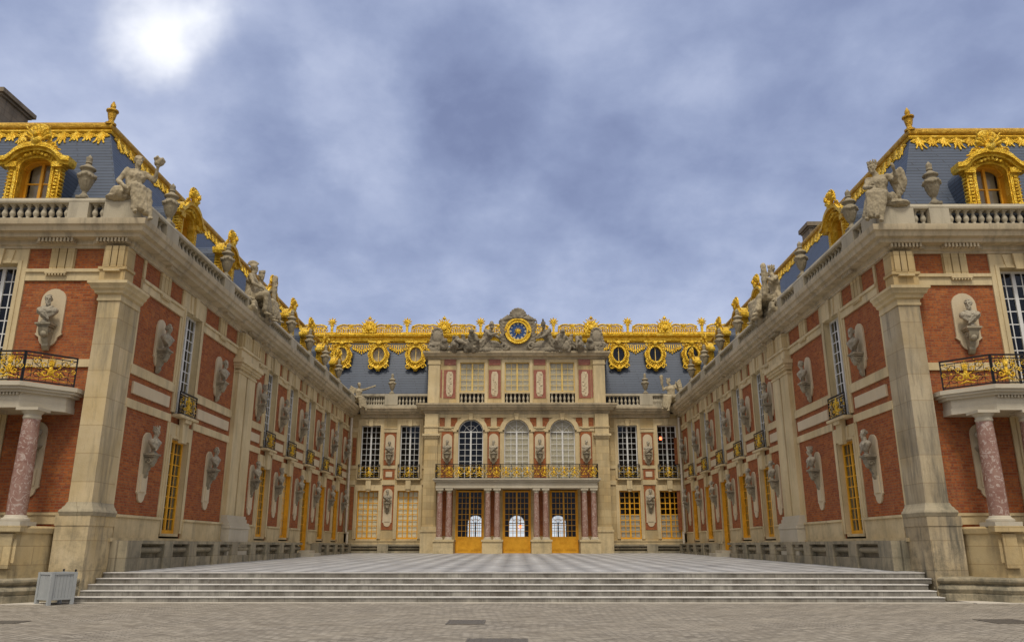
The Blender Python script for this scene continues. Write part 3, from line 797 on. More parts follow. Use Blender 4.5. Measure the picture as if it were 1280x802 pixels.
    m.box(1.95, 2.65, .05, .16, 10.17, 10.23); m.box(.08, .60, .28, .40, 10.17, 10.23)
    for q in range(7): m.box(1.97+q*.1, 2.02+q*.1, .06, .15, 10.11, 10.17)
    m.box(.66, .78, -.02, .05, 6.6, 9.95); m.box(.9, 3.2, -.02, .08, 2.46, 2.54)
    m.box(.7, 3.32, -.02, .06, 7.05, 7.3); m.box(.9, 3.2, -.02, .05, 2.2, 2.46)
    m.build_each('architrave', TRIM, R)
    m = MB(F)
    for c in (.33, 2.18):
        g_ = .22 if c < 1 else .27
        for q in (-1,0,1): m.box(c+q*g_-g_*.42, c+q*g_+g_*.42, -.02, .10 if c > 1 else .33, 10.34, 11.06)
        m.box(c-g_*1.52, c+g_*1.52, -.02, .05 if c > 1 else .25, 10.343, 11.058)
    m.box(-.05, PW+.06, -.3, .24, 10.34, 11.06); m.box(-.07, PW+.1, -.3, .27, 9.77, 10.25); m.box(-.12, PW+.15, -.3, .32, 10.25, 10.343)
    m.build_each('frieze_block', STONE, R)
    # corner pier: shaft, capital, base and tall pedestal
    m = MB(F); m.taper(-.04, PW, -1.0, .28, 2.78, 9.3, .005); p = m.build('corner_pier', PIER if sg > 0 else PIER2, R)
    def ring(name, prof, mat):
        m = MB(); 
        q = [F(PW,-.3,0)[:2], F(PW,.28,0)[:2], F(-.04,.28,0)[:2], F(-.04,-1.05,0)[:2]]
        m.sweep(q, prof, side=1 if sg > 0 else -1); return m.build(name, mat, p)
    ring('capital', [(-.2,9.18),(.03,9.18),(.04,9.24),(.02,9.28),(.02,9.38),(.10,9.42),(.12,9.50),(.20,9.56),(.22,9.64),(.29,9.70),(.29,9.79),(-.2,9.79)], TRIM)
    ring('base', [(-.2,2.44),(.13,2.44),(.15,2.50),(.17,2.55),(.15,2.61),(.11,2.64),(.09,2.70),(.05,2.74),(.02,2.84),(-.2,2.84)], PLINTH)
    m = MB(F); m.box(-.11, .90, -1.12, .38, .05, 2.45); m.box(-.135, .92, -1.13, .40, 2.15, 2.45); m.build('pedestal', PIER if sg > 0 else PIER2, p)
    # paired pilasters on the court side
    pl = []
    for a in (P0, (P0+P1)/2+.09):
        m = MB(T); b = a+(P1-P0)/2-.09; m.taper(a, b, -.02, .2, 2.85, 9.3, .004); pl.append(m.build('pilaster', TRIM, R))
    m = MB(T); c0, c1 = P0-.1, P1+.1
    for z0, z1, e in ((9.18,9.26,.0),(9.36,9.46,.08),(9.46,9.60,.14),(9.60,9.79,.22)): m.box(c0-e, c1+e, -.02, .24+e, z0, z1)
    m.box(c0+.1, c1-.1, -.02, .215, 9.26, 9.36)
    m.box(c0, c1, -.02, .27, 9.79, 10.25); m.box(c0-.05, c1+.05, -.02, .33, 10.25, 10.355); m.build('capital', TRIM, pl[0])
    m = MB(T)
    for q in (-1,1):
        c = (P0+P1)/2+q*.62
        for r in (-1,0,1): m.box(c+r*.3-.13, c+r*.3+.13, .2, .30, 10.36, 11.06)
    m.box(P0, P1, -.02, .22, 10.357, 11.06); m.build('frieze_block', STONE, pl[1])
    m = MB(T); m.box(c0, c1, -.02, .46, .7, 2.3); m.box(c0-.03, c1+.03, -.02, .49, 2.3, 2.42); m.box(c0-.04, c1+.04, -.02, .43, 2.42, 2.56); m.box(c0+.02, c1-.02, -.02, .34, 2.56, 2.72); m.box(c0+.06, c1-.06, -.02, .29, 2.72, 2.86)
    m.build('base', WHITE, pl[0])
    # narrow corner strip and rain pipe at the far end
    m = MB(T); m.box(BW-.9, BW, -.02, .10, 1.7, 9.5); m.box(BW-.95, BW, -.02, .17, 9.5, 9.9); m.build('pilaster', STONE, R)
    m = MB(T); q = [(BW-.95,.22,11.0),(BW-.95,.22,2.6),(BW-.95,.34,2.4),(BW-.95,.34,1.5)]; m.tube(q, .09, 8)
    for z in (9.2, 6.8, 4.5, 2.5): m.tube([(BW-.95,.22 if z > 2.6 else .33,z-.05),(BW-.95,.22 if z > 2.6 else .33,z+.05)], .12, 8)
    m.build('rain_pipe', PIPE, R)
    # windows and doors
    for i, u in enumerate(wins):
        surround(R, T, u, 6.36, 10.32, 1.56, .36, .26, .06, .4, True, head=11.055)
        window(R, T, u, 6.36, 10.32, 1.56, .25, SASH, 4, 9)
        zb = 2.0 if i != 3 else 1.2
        surround(R, T, u, zb, 5.42, 1.58, .40, .25, .06, .53, True, head=5.965)
        window(R, T, u, zb, 5.42, 1.58, .21, OCHRE, 4, 8, name='french_window', fr=.10, curtain=CURT if (key == 'left' and i in (2,)) else None)
        grille(R, T, u-.80, u+.80, 6.32, 7.18, .20, 1.6)
        if i >= 2:
            m = MB(T)
            for q in (-1,1): m.box(*sorted((u+q*.79,u+q*.772)), -.21, .02, zb, 5.41)
            m.box(u-.77, u+.77, -.21, .02, 5.40, 5.418); m.build('door_lining', OCHRE, R)
        m = MB(T); m.box(u-.86, u+.86, .0, .34, 6.2, 6.3)
        m.prism([(u-.2,5.3),(u+.2,5.3),(u+.3,6.2),(u-.3,6.2)], .06, .22); m.box(u-.28, u+.28, .05, .30, 6.05, 6.2); m.build_each('balcony_bracket', TRIM, R)
    surround(R, F, WC, 6.34, 10.55, 1.32, .45, .29, .06, .4, True, head=11.058)
    window(R, F, WC, 6.34, 10.55, 1.32, .36, SASH, 4, 9)
    surround(R, F, WC, 2.1, 5.55, 1.7, .45, .3, .05, .3, False, head=5.9)
    window(R, F, WC, 2.1, 5.55, 1.7, .40, OCHRE, 4, 8, name='french_window')
    # entablature
    path = [F(12,0,0)[:2], F(0,0,0)[:2], T(BW,0,0)[:2]]
    sd = 1 if sg > 0 else -1
    m = MB(); m.sweep(path, [(-.9,11.06),(.10,11.06),(.10,11.13),(.17,11.17),(.17,11.30),(.44,11.34),(.47,11.46),(.60,11.50),(.64,11.64),(.71,11.69),(.73,11.80),(.73,11.88),(-.9,11.88)], sd)
    co = m.build('cornice', CORN, R)
    m = MB(T)
    for a, b in bays+[(P0,P1)]:
        c = (a+b)/2
        m.box(c-.45, c+.5, .16, .25, 11.18, 11.336)
        for q in range(7): m.box(c-.42+q*.13, c-.35+q*.13, .17, .38, 11.19, 11.335)
    m.build_each('dentil_band', CORN, co)
    m = MB(F)
    for c, n in ((.5,9),(2.3,10),(5.9,8)):
        m.box(c-.58, c-.45+n*.12, .16, .25, 11.18, 11.338)
        for q in range(n): m.box(c-.55+q*.12, c-.485+q*.12, .17, .40, 11.19, 11.337)
    m.build_each('dentil_band', CORN, co)
    # balustrade with pedestals
    bp = [F(12,0,0)[:2], F(0,0,0)[:2], T(BW,0,0)[:2]]
    m = MB(); m.sweep(bp, [(-.02,11.88),(.42,11.88),(.42,12.02),(-.02,12.02)], sd); m.sweep(bp, [(.0,12.57),(.40,12.57),(.42,12.63),(.38,12.74),(.0,12.74)], sd)
    ped = [(Y0-.36, Y0+.75), (Y0+1.5,Y0+2.5), (31.9,33.1), (34.9,38.2), (42.2,43.3), (46.3,47.3), (50.4,51.4), (54.5,55.5), (58.6,BW-.3)]
    mp = MB(T)
    for a, b in ped: mp.box(a, b, .01, .43, 12.02, 12.575); mp.box(a-.03, b+.03, .0, .46, 11.9, 12.024)
    mf = MB(F)
    for a, b in ((-.42,.85),(1.38,2.05),(6.5,7.2),(9.5,12)): mf.box(a, b, .01, .432, 12.02, 12.577); mf.box(a-.03, b+.03, .0, .462, 11.9, 12.027)
    ba = m.build('balustrade', BALU, R); mp.build_each('pedestal', BALU, ba); mf.build_each('pedestal', BALU, ba)
    pts = []
    for (a, b), (c, d) in zip(ped, ped[1:]):
        L = c-b
        if L < .3: continue
        n = max(1, int(round(L/.31))); n = min(n, 14)
        pts += [T(b+L*(k+.5)/n, .21, 0)[:2] for k in range(n)]
    for b, c in ((.85,1.38),(2.05,6.5),(7.2,9.5)):
        n = max(1, int(round((c-b)/.265))); pts += [F(b+(c-b)*(k+.5)/n, .21, 0)[:2] for k in range(n)]
    balusters(ba, pts, 12.015)
    m = MB(); m.sweep([F(12,0,0)[:2], F(0,0,0)[:2], T(BW,0,0)[:2]], [(-.20,11.87),(-.10,11.87),(-.10,12.66),(-.20,12.68)], sd); m.build('shade_panel', SHADEM, R)  # dark panel added behind the balusters so their gaps read as shade
    # mansard roof
    rp = [F(12,0,0)[:2], F(0,0,0)[:2], T(66,0,0)[:2]]
    m = MB(); m.sweep(rp, [(-.85,11.8),(-3.1,17.35),(-3.3,17.42),(-9.5,17.9),(-9.5,11.8)], sd); ro = m.build('roof', SLATE, R)
    m = MB(); c = [(-3.12+.17*cos(radians(a)), 17.40+.17*sin(radians(a))) for a in range(0,360,30)]; m.sweep(rp, c, sd); m.build('ridge_roll', OLDGOLD, ro); m = MB()
    m.sweep(rp, [(-3.2,17.0),(-2.92,17.0),(-2.86,17.08),(-2.98,17.2),(-3.2,17.25)], sd)
    for i in range(3):
        o = -2.92+i*.07
    def lace(fn, L, off):
        n = int(L/.5)
        for i in range(n):
            a = off+L*(i+.5)/n
            k = .45/5.55*2.25
            def q(da, dz): return fn(a+da, -2.93+(17.0-(17.0+dz))*2.25/5.55, 17.0+dz)
            big = i % 3 == 0
            m.cap(q(0,0), .09, q(0,-.36-.20*big), .04, 6)
            for sx in (-1,1): m.cap(q(sx*.04,-.2), .05, q(sx*(.15+.05*big),-.40-.1*big), .03, 6)
            for sx in (-1,1):
                m.cap(q(0,-.02), .06, q(sx*.14,-.24-.06*big), .04, 6); m.cap(q(sx*.05,-.03), .055, q(sx*.28,-.13), .045, 6)
                p = spiral(sx*.20, -.12, .10, pi/2, 1.1, sx, 8); m.tube([q(x,z) for x, z in p], .03, 5)
    lace(lambda a, b, z: F(a, b, z), 8.5, -3.0+6.0)
    lace(lambda a, b, z: T(a, b, z), 32, Y0+3.2)
    m.build('gilded_edging', GOLD, ro)
    m = MB(); x, y = F(3.1,-3.1,0)[:2]
    m.lathe(x, y, [(.20,17.45),(.21,17.52),(.12,17.58),(.10,17.66),(.13,17.74),(.17,17.95),(.15,18.0),(.23,18.04),(.23,18.10),(.12,18.14),(.08,18.20),(.11,18.26),(.09,18.36),(.02,18.5)], 12)
    m.build('finial', OLDGOLD, ro)
    if key == 'left':
        m = MB(); m.box(-27.4,-24.45,33,35.2,17.2,22.1); m.box(-27.45,-24.38,32.94,35.26,20.6,20.72); m.box(-27.5,-24.33,32.9,35.3,22.1,22.2); m.box(-27.6,-24.2,32.78,35.42,22.2,22.42)
        for q in range(3): m.box(-27.15+q*.9,-26.5+q*.9, 32.95, 33.02, 20.95, 21.85)
        m.build('chimney', CHIM, ro)
    else:
        m = MB(); m.box(17.1,17.8,43,44.2,16.8,19.4); m.box(17.04,17.86,42.94,44.26,19.4,19.5); m.box(16.95,17.95,42.85,44.35,19.5,19.75); m.build('chimney', CHIM, ro)
    # gilded dormers
    dormer(R, F, 4.15 if key == 'left' else 4.45, -.95, 12.72, 1.0)
    for u in [W1-.3] + ([34.3] if key == 'left' else []) + WIN_U:
        dormer(R, T, u, -.75, 12.55, .95, 2.2)
    # portico and balcony on the front
    hw = 2.78
    foot = lambda e, dn: [F(WC+hw+.45+e,-.0,0)[:2], F(WC+hw+.45+e,.5-e*.0,0)[:2], F(WC+hw-.45+e*.4,dn+e,0)[:2], F(WC-hw+.45-e*.4,dn+e,0)[:2], F(WC-hw-.45-e,.5,0)[:2], F(WC-hw-.45-e,0,0)[:2]]
    m = MB()
    def slab(e, dn, z0, z1):
        q = foot(e, dn); n = len(q); m.add([(x,y,z0) for x,y in q]+[(x,y,z1) for x,y in q], [tuple(range(n)),tuple(range(2*n-1,n-1,-1))]+[(i,(i+1)%n,n+(i+1)%n,n+i) for i in range(n)])
    slab(0, 1.42, 5.52, 5.72); slab(-.03, 1.42, 5.72, 5.98); slab(.10, 1.42, 5.98, 6.06); slab(.2, 1.42, 6.06, 6.14); slab(.27, 1.42, 6.14, 6.27)
    po = m.build('portico', WHITE, R)
    m = MB(F)
    for q in range(46): m.box(WC-hw+.5+q*.1, WC-hw+.55+q*.1, 1.4, 1.475, 5.90, 5.97)
    m.build_each('dentil_band', WHITE, po)
    ends = foot(.16, 1.42)
    for i, nm in ((3,1),(2,4),(1,1)):
        A = Vector((*ends[i],0)); B = Vector((*ends[i+1],0)); L = (B-A).length; d = (B-A)/L; nn = Vector((d.y,-d.x,0))*sd
        G = lambda a, b, z: tuple(A+d*a+nn*b+Vector((0,0,z)))
        grille(R, G, 0.02, L-.02, 6.29, 7.22, 0, .78 if nm == 4 else 1.2, name='balcony_railing', pattern='B' if nm == 4 else 'A')
    for w in (WC-2.62, WC-1.28, WC+1.28, WC+2.62):
        x, y = F(w, 1.12, 0)[:2]
        m = MB(); m.lathe(x, y, [(.265,2.42),(.27,2.8),(.268,3.4),(.25,4.4),(.228,5.22)], 24); c = m.build('column', PINK, R)
        m = MB(); m.lathe(x, y, [(.228,5.2),(.25,5.23),(.25,5.27),(.232,5.29),(.232,5.34),(.29,5.40),(.31,5.44)], 24); m.box(x-.33, x+.33, y-.33, y+.33, 5.44, 5.525); m.build('capital', WHITE, c)
        m = MB(); m.box(x-.40, x+.40, y-.40, y+.40, 2.12, 2.24); m.lathe(x, y, [(.37,2.24),(.385,2.28),(.37,2.33),(.31,2.35),(.30,2.38),(.275,2.42)], 24); m.build('base', WHITE, c)
    # sub-base under the columns with sunk panels and a roll moulding at the ground
    m = MB(F)
    m = MB(); q = [F(12,1.34,0)[:2], F(1.5,1.34,0)[:2], F(1.02,.5,0)[:2], F(1.0,-.3,0)[:2]]
    m.sweep(q, [(-.9,.05),(0,.05),(.0,1.9),(.06,1.92),(.08,2.06),(.02,2.117),(-.9,2.117)], sd)
    m.T = F
    for w in (WC-2.62, WC-1.28, WC+1.28, WC+2.62): m.box(w-.20, w+.20, 1.3, 1.44, .95, 1.9); m.box(w-.44, w+.44, 1.2, 1.53, 1.96, 2.121)
    for a, b in ((WC-2.18,WC-1.72),(WC-.85,WC+.85),(1.75-.3,1.66-.3)): m.box(min(a,b), max(a,b), 1.33, 1.37, 1.1, 1.75)
    m.build('pedestal', STONE, po)
    m = MB()
    q = [F(12,1.42,0)[:2], F(1.45,1.42,0)[:2], F(.95,.62,0)[:2], F(.12,.5,0)[:2], F(.02,.2,0)[:2]]
    m.sweep(q, [(-.6,.02),(.14,.02),(.14,.2),(.10,.22),(.13,.27),(.16,.34),(.13,.42),(.06,.47),(.09,.50),(.14,.53),(.16,.58),(.14,.64),(.06,.68),(-.6,.70)], sd)
    m.build_each('base_course', PLINTH, R)
    # consoles and busts
    fz = pi/2 if sg > 0 else -pi/2
    bs = [Y0+2.85, 33.2+dy*.4, 38.75] + [(a+b)/2 for a, b in zip(WIN_U, WIN_U[1:])] + [59.2]
    where = ['between the corner pier and the first tall window', 'between the first tall window and the paired pilasters', 'just beyond the paired pilasters', 'between the second and third tall windows',
             'between the third and fourth tall windows', 'between the fourth and fifth tall windows', 'between the fifth and sixth tall windows', 'last before the court\'s far corner']
    for i, u in enumerate(bs):
        console(R, T, u, 8.30, 7.68, 9.42, .34); x, y, z = T(u, .30, 8.302)
        bust((x,y,z), fz, f'marble bust, upper row, {key} wing, {where[i]}', 1.0, (i*2+(sg > 0)) % 6)
        console(R, T, u, 4.62, 2.98, 5.36, .32); x, y, z = T(u, .30, 4.622)
        bust((x,y,z), fz, f'marble bust, lower row, {key} wing, {where[i]}', .95, (i*2+3+2*(sg > 0)) % 6)
    console(R, F, 2.25, 8.42, 7.72, 9.66, .40); x, y, z = F(2.25, .30, 8.422); bust((x,y,z), 0, f'marble bust on the {key} wing\'s front wall above the corner balcony', 1.0, 0 if sg > 0 else 3)
    console(R, F, 2.1, 4.55, 2.98, 5.3, .32); x, y, z = F(2.1, .30, 4.552); bust((x,y,z), 0, f'marble bust in shade behind the {key} portico\'s red column', .9, 2)
    # urns on the pedestals
    ul = [(T(Y0+2.0,.2,12.74), 'nearest the corner statue'), (T(32.5,.2,12.74), 'just before the seated statue group'), (T(42.75,.2,12.74), 'first beyond the seated statue group'), (T(46.8,.2,12.74), 'second beyond the seated statue group'),
          (T(50.9,.2,12.74), 'third beyond the seated statue group'), (T(55.0,.2,12.74), 'nearest the court\'s far corner')]
    for p, w in ul: urn(p, f'stone urn on the {key} wing\'s court balustrade, {w}', .98)
    urn(F(1.72,.22,12.74), f'stone urn on the {key} wing\'s front balustrade beside the gilded dormer', .98)
    return R, T, F
LW, LT, LF = build_wing('left')
RW, RT, RF = build_wing('right')

# ------------------------------------------------------------------ central building
def build_centre():
    R = empty('palace_block', (0, 66, 0), 'central brick and limestone palace block with attic, arched windows and columned doorway', 'palace')
    B = lambda a, b, z: (a, BW-b, z)
    A = lambda a, b, z: (a, AV-b, z)
    XL, XR = -12.85, 12.61
    side = (-11.27, -8.24, 8.55, 11.6)
    h = []
    for c in side: h += [(c-.85, c+.85, 2.0, 5.75), (c-.85, c+.85, 6.5, 10.7)]
    m = MB(B)
    m.wall(XL, -6.9, .3, 11.6, h); m.wall(6.9, XR, .3, 11.6, h); m.build_each('side_wall', STONE, R)
    # avant-corps wall with three arched windows and three doors
    m = MB(A); ar = (-3.5, 0.0, 3.5); h = []
    for c in ar: h += [(c-1.05, c+1.05, .5, 5.64), (c-1.1, c+1.1, 6.3, 11.05)]
    m.wall(-7.0, 7.0, .3, 11.4, h)
    m.add([(-7.0,0,.3),(-7.0,-1,.3),(-7.0,-1,11.4),(-7.0,0,11.4)], [(0,1,2,3)]); m.add([(7.0,0,.3),(7.0,-1,.3),(7.0,-1,11.4),(7.0,0,11.4)], [(0,1,2,3)])
    m.build('avant_corps_wall', STONE, R)
    # brick panels
    m = MB(A)
    bc = (-5.27, -1.75, 1.75, 5.27)
    for c in bc: m.box(c-.46, c+.46, -.02, .025, 6.5, 9.96)
    for c in (-5.35, -4.62, 4.62, 5.35): pass
    for c in bc:
        for sx in (-1,1):
            x0 = c+sx*.24; x1 = c+sx*(.72 if abs(c) < 3 or sx*c < 0 else .62)
            m.box(min(x0,x1), max(x0,x1), -.02, .022, 10.36, 11.02)
    m.build_each('brick_panel', BRICK, R)
    m = MB(B)
    pc = ((side[0]+side[1])/2, (side[2]+side[3])/2)
    for c in pc:
        m.box(c-.45, c+.45, -.02, .025, 7.52, 9.98); m.box(c-.43, c+.43, -.02, .025, 6.44, 7.2); m.box(c-.43, c+.43, -.02, .025, 2.72, 5.98)
    for c in (XL+.35, XR-.35):
        m.box(c-.14, c+.14, -.02, .025, 7.52, 9.6); m.box(c-.14, c+.14, -.02, .025, 2.72, 5.9)
    m.build_each('brick_panel', BRICK, R)
    m = MB(B)
    for c in pc: m.box(c-.25, c+.25, .02, .06, 6.62, 7.02)
    m.build_each('inlaid_panel', STRIPE, R)
    # courses on the side bays
    m = MB(B)
    for x0, x1 in ((XL,-7.0),(7.0,XR)):
        xs = [x0]+[x for c in side if x0 < c < x1 for x in (c-1.0, c+1.0)]+[x1]
        for i in range(0,len(xs),2):
            m.box(xs[i], xs[i+1], -.02, .07, 6.03, 6.37); m.box(xs[i], xs[i+1], -.02, .06, 10.02, 10.28); m.box(xs[i], xs[i+1], -.02, .10, 10.28, 10.36)
            m.box(xs[i], xs[i+1], -.02, .06, 7.24, 7.48)
        m.box(x0, x1, -.02, .14, 1.05, 1.9); m.box(x0, x1, -.02, .18, 1.9, 1.97)
    m.build_each('string_course', TRIM, R)
    m = MB(B)
    for x0, x1, bl in ((XL+.4,-6.9,(-9.9,)),(6.9,XR-.4,(10.0,))):
        m.box(x0, x1, .1, .5, .8, 1.22); m.box(x0, x1, .1, .58, 1.55, 1.68)
        for c in bl: m.box(c-.4, c+.4, .1, .62, .8, 1.7)
        n = 8; vs = []
        for i in range(n+1):
            t = pi*i/n; vs += [(x0, .3+.2*sin(t), 1.40+.10*cos(t)), (x1, .3+.2*sin(t), 1.40+.10*cos(t))]
        m.add(vs, [(2*i,2*i+1,2*i+3,2*i+2) for i in range(n)])
    m.build_each('base_course', PLINTH, R)
    for i, c in enumerate(side):
        surround(R, B, c, 6.5, 10.55, 1.5, .3, .26, .07, .4, True, head=11.05)
        window(R, B, c, 6.5, 10.55, 1.5, .28, SASH, 4, 9)
        grille(R, B, c-.82, c+.82, 6.52, 7.56, .16, 1.64)
        surround(R, B, c, 2.07, 5.6, 1.6, .3, .24, .07, .4, True, head=6.02)
        lf = c < 0
        window(R, B, c, 2.07, 5.6, 1.6, .26, OCHRE, 4, 8, name='french_window', curtain=CURT if lf else WHITE, half=None if lf else .48, fr=.09, bw=.028)
        m = MB(B); m.box(c-.9, c+.9, .0, .26, 6.40, 6.5); m.box(c-.2, c+.2, .05, .22, 5.7, 6.40); m.build_each('balcony_bracket', TRIM, R)
    for c in pc:
        x, y, z = B(c, .30, 8.322); s = 'left' if c < 0 else 'right'
        console(R, B, c, 8.32, 7.6, 9.85, .36); bust((x,y,z), 0, f'marble bust between the two upper windows of the block\'s {s} side bay', 1.02, 2 if c < 0 else 1)
        x, y, z = B(c, .30, 4.702); console(R, B, c, 4.70, 2.95, 5.75, .34); bust((x,y,z), 0, f'marble bust between the two lower windows of the block\'s {s} side bay', 1.0, 0 if c < 0 else 5)
    nm = ('left of the leftmost arched window', 'between the leftmost and middle arched windows', 'between the middle and rightmost arched windows', 'right of the rightmost arched window')
    for i, c in enumerate(bc):
        x, y, z = A(c, .30, 8.322); console(R, A, c, 8.32, 7.62, 9.8, .36); bust((x,y,z), 0, f'marble bust above the long gilded balcony, {nm[i]}', 1.0, (i*2+1) % 6)
        x, y, z = A(c, .30, 4.4)
    # giant pilasters
    for sx in (-1,1):
        m = MB(A); x0, x1 = sorted((sx*6.0, sx*7.0)); m.taper(x0, x1, -.8, .20, 2.95, 9.4, .004); p = m.build('pilaster', STONE, R)
        m = MB(A)
        for z0, z1, e in ((9.4,9.5,.03),(9.5,9.62,.10),(9.62,9.78,.17)): m.box(x0-e, x1+e, -.8, .2+e, z0, z1)
        m.box(x0-.02, x1+.02, -.8, .24, 9.78, 11.3); m.box(x0-.07, x1+.07, -.8, .30, 10.26, 10.36); m.build('capital', TRIM, p)
        m = MB(A); m.box(x0-.1, x1+.1, -.8, .40, .9, 2.55); m.box(x0-.14, x1+.14, -.8, .45, 2.55, 2.72); m.box(x0-.06, x1+.06, -.8, .33, 2.72, 2.95); m.build('base', TRIM, p)
    # arched windows with archivolts
    for i, c in enumerate(ar):
        m = MB(A); r = .95; zs = 9.95
        m.band(arc(c, zs, r+.36, 180, 0, 18), arc(c, zs, r, 180, 0, 18), -.3, .09); m.band(arc(c, zs, r+.13, 180, 0, 18), arc(c, zs, r+.01, 180, 0, 18), .08, .13)
        for sx in (-1,1):
            x0, x1 = sorted((c+sx*r, c+sx*(r+.30))); m.box(x0, x1, -.3, .07, 6.3, zs)
            q = [(c+sx*(r+.16), zs), (c+sx*(r+.16), 11.2)] + arc(c, zs, r+.1, 90, 0 if sx > 0 else 180, 8); m.prism(q, -.31, -.012)
            m.box(*sorted((c+sx*r, c+sx*(r+.42))), -.02, .13, zs-.02, zs+.12)
        m.prism([(c-.12,10.85),(c+.12,10.85),(c+.2,11.36),(c-.2,11.36)], .05, .2)
        m.build('window_surround', TRIM, R)
        window(R, A, c, 6.32, zs+r, 2*r, .28, SASH, 4, 8, arched=True, curtain=None if i == 0 else BLIND)
        # doorway
        m = MB(A); m.box(c-1.05, c-1.0, -.35, .05, 1.0, 5.6); m.box(c+1.0, c+1.05, -.35, .05, 1.0, 5.6); m.build_each('door_frame', OCHRE, R)
        window(R, A, c, 1.06, 5.57, 2.0, .2, OCHRE, 6, 8, name='door', solid=1.0, fr=.13)
    m = MB(A)
    for x0, x1 in ((-6,-4.8),(-2.2,-1.3),(1.3,2.2),(4.8,6)): m.box(x0, x1, -.02, .06, 10.0, 10.26); m.box(x0, x1, -.02, .11, 10.26, 10.34)
    for c in bc: m.box(c-.22, c+.22, -.02, .07, 10.34, 11.03); m.box(c-.3, c+.3, .05, .14, 10.2, 10.26)
    m.box(-6, 6, -.02, .08, 11.03, 11.3)
    m.build_each('architrave', TRIM, R)
    # entablatures
    prof = lambda z: [(-.6,z-.74),(.09,z-.74),(.09,z-.68),(.16,z-.62),(.16,z-.5),(.40,z-.46),(.43,z-.34),(.58,z-.30),(.62,z-.16),(.70,z-.11),(.71,z),(-.6,z)]
    m = MB()
    m.sweep([(-7.0,AV+1.0),(-7.0,AV),(7.0,AV),(7.0,AV+1.0)], prof(12.06), 1)
    m.sweep([(XL+.735,BW),(-6.9,BW)], prof(11.872), 1); m.sweep([(6.9,BW),(XR-.735,BW)], prof(11.872), 1)
    m.build('cornice', CORN, R)
    m = MB()
    m.box(XL+.45,-6.9, BW-.40, BW+.02, 11.873, 12.09); m.box(6.9, XR-.45, BW-.40, BW+.02, 11.873, 12.09)
    m.box(XL+.45,-6.9, BW-.385, BW-.02, 12.80, 12.97); m.box(6.9, XR-.45, BW-.385, BW-.02, 12.80, 12.97)
    ba = m.build_each('balustrade', BALU, R)[0]
    m = MB(); m.box(XL+.3,-6.9, BW+.1, BW+.2, 11.8, 12.9); m.box(6.9, XR-.3, BW+.1, BW+.2, 11.8, 12.9); m.build_each('shade_panel', SHADEM, R)  # same dark panels, painted shade between the balusters of the side bays
    for c in pc: m = MB(); m.box(c-.5, c+.5, BW-.42, BW+.01, 12.09, 12.803); m.build('pedestal', BALU, ba)
    pts = []
    for a, b in ((XL+1.05,pc[0]-.5),(pc[0]+.5,-7.1),(7.1,pc[1]-.5),(pc[1]+.5,XR-1.05)):
        n = 8; pts += [(a+(b-a)*(k+.5)/n, BW-.2) for k in range(n)]
    balusters(ba, pts, 12.085, .72)
    # portico with paired red columns
    m = MB()
    y0 = 58.75
    for z0, z1, e in ((5.63,5.80,0),(5.80,6.06,-.02),(6.06,6.14,.10),(6.14,6.22,.16),(6.22,6.31,.22)): m.box(-5.92-e, 5.92+e, y0-e, AV-.002, z0, z1)
    po = m.build('portico', WHITE, R)
    for c in (-5.28, -1.77, 1.77, 5.28):
        m = MB(); m.box(c-.72, c+.72, y0-.12, AV-.01, .95, 1.86); m.box(c-.78, c+.78, y0-.18, AV-.01, 1.86, 2.0); m.build('pedestal', TRIM, po)
        m = MB(A); m.box(c-.5, c+.5, -.01, .03, 2.3, 5.5); m.build_each('brick_panel', BRICK, R)
        for q in (-.34, .34):
            x, y = c+q, y0+.30
            m = MB(); m.lathe(x, y, [(.215,2.16),(.22,2.6),(.215,3.3),(.19,5.3)], 18); k = m.build('column', PINK, R)
            m = MB(); m.lathe(x, y, [(.19,5.28),(.21,5.31),(.19,5.35),(.19,5.40),(.25,5.48)], 18); m.box(x-.27, x+.27, y-.27, y+.27, 5.48, 5.632); m.build('capital', WHITE, k)
            m = MB(); m.box(x-.29, x+.29, y-.29, y+.29, 2.0, 2.08); m.lathe(x, y, [(.28,2.08),(.28,2.13),(.22,2.17)], 18); m.build('base', WHITE, k)
    G = lambda a, b, z: (a, y0-.05-b, z)
    xs = [-5.92,-4.62,-2.35,-1.18,1.18,2.35,4.62,5.92]
    for i in range(7): grille(R, G, xs[i], xs[i+1]-.01, 6.32, 7.36, 0, .76 if i % 2 == 0 or True else .6, name='balcony_railing', pattern='A' if i % 2 or i == 3 else 'B')
    for sx in (-1,1):
        Gs = lambda a, b, z: (sx*5.95+b*sx, y0+a, z); grille(R, Gs, 0, 1.4, 6.32, 7.36, 0, .7, name='balcony_railing', pattern='B')
    # attic storey
    D = lambda a, b, z: (a, AV+.05-b, z)
    wc = (-3.45, .05, 3.55); pcx = (-5.2, -1.7, 1.8, 5.3)
    m = MB(D)
    m.wall(-6.85, 6.85, 11.9, 16.1, [(c-1.0,c+1.0,12.15,15.4) for c in wc])
    for sx in (-1,1): m.add([(sx*6.85,0,11.9),(sx*6.85,-3.5,11.9),(sx*6.85,-3.5,16.1),(sx*6.85,0,16.1)], [(0,1,2,3)])
    m.build('attic_wall', STONE, R)
    m = MB(D)
    for c in wc:
        for sx in (-1,1): m.box(*sorted((c+sx*.97,c+sx*1.2)), -.4, .06, 12.1, 15.38)
        m.box(c-1.2, c+1.2, -.4, .06, 15.38, 15.62)
        m.box(c-1.2, c+1.2, -.4, .07, 12.075, 12.2); m.box(c-.97, c+.97, -.02, .08, 12.92, 13.04)
    m.box(-6.9, 6.9, -.02, .10, 11.9, 12.07)
    for sx in (-1,1):
        m.box(*sorted((sx*5.98,sx*6.87)), -.02, .14, 12.07, 15.2); m.box(*sorted((sx*5.93,sx*6.93)), -.02, .19, 15.2, 15.32); m.box(*sorted((sx*5.95,sx*6.9)), -.02, .16, 15.32, 15.55)
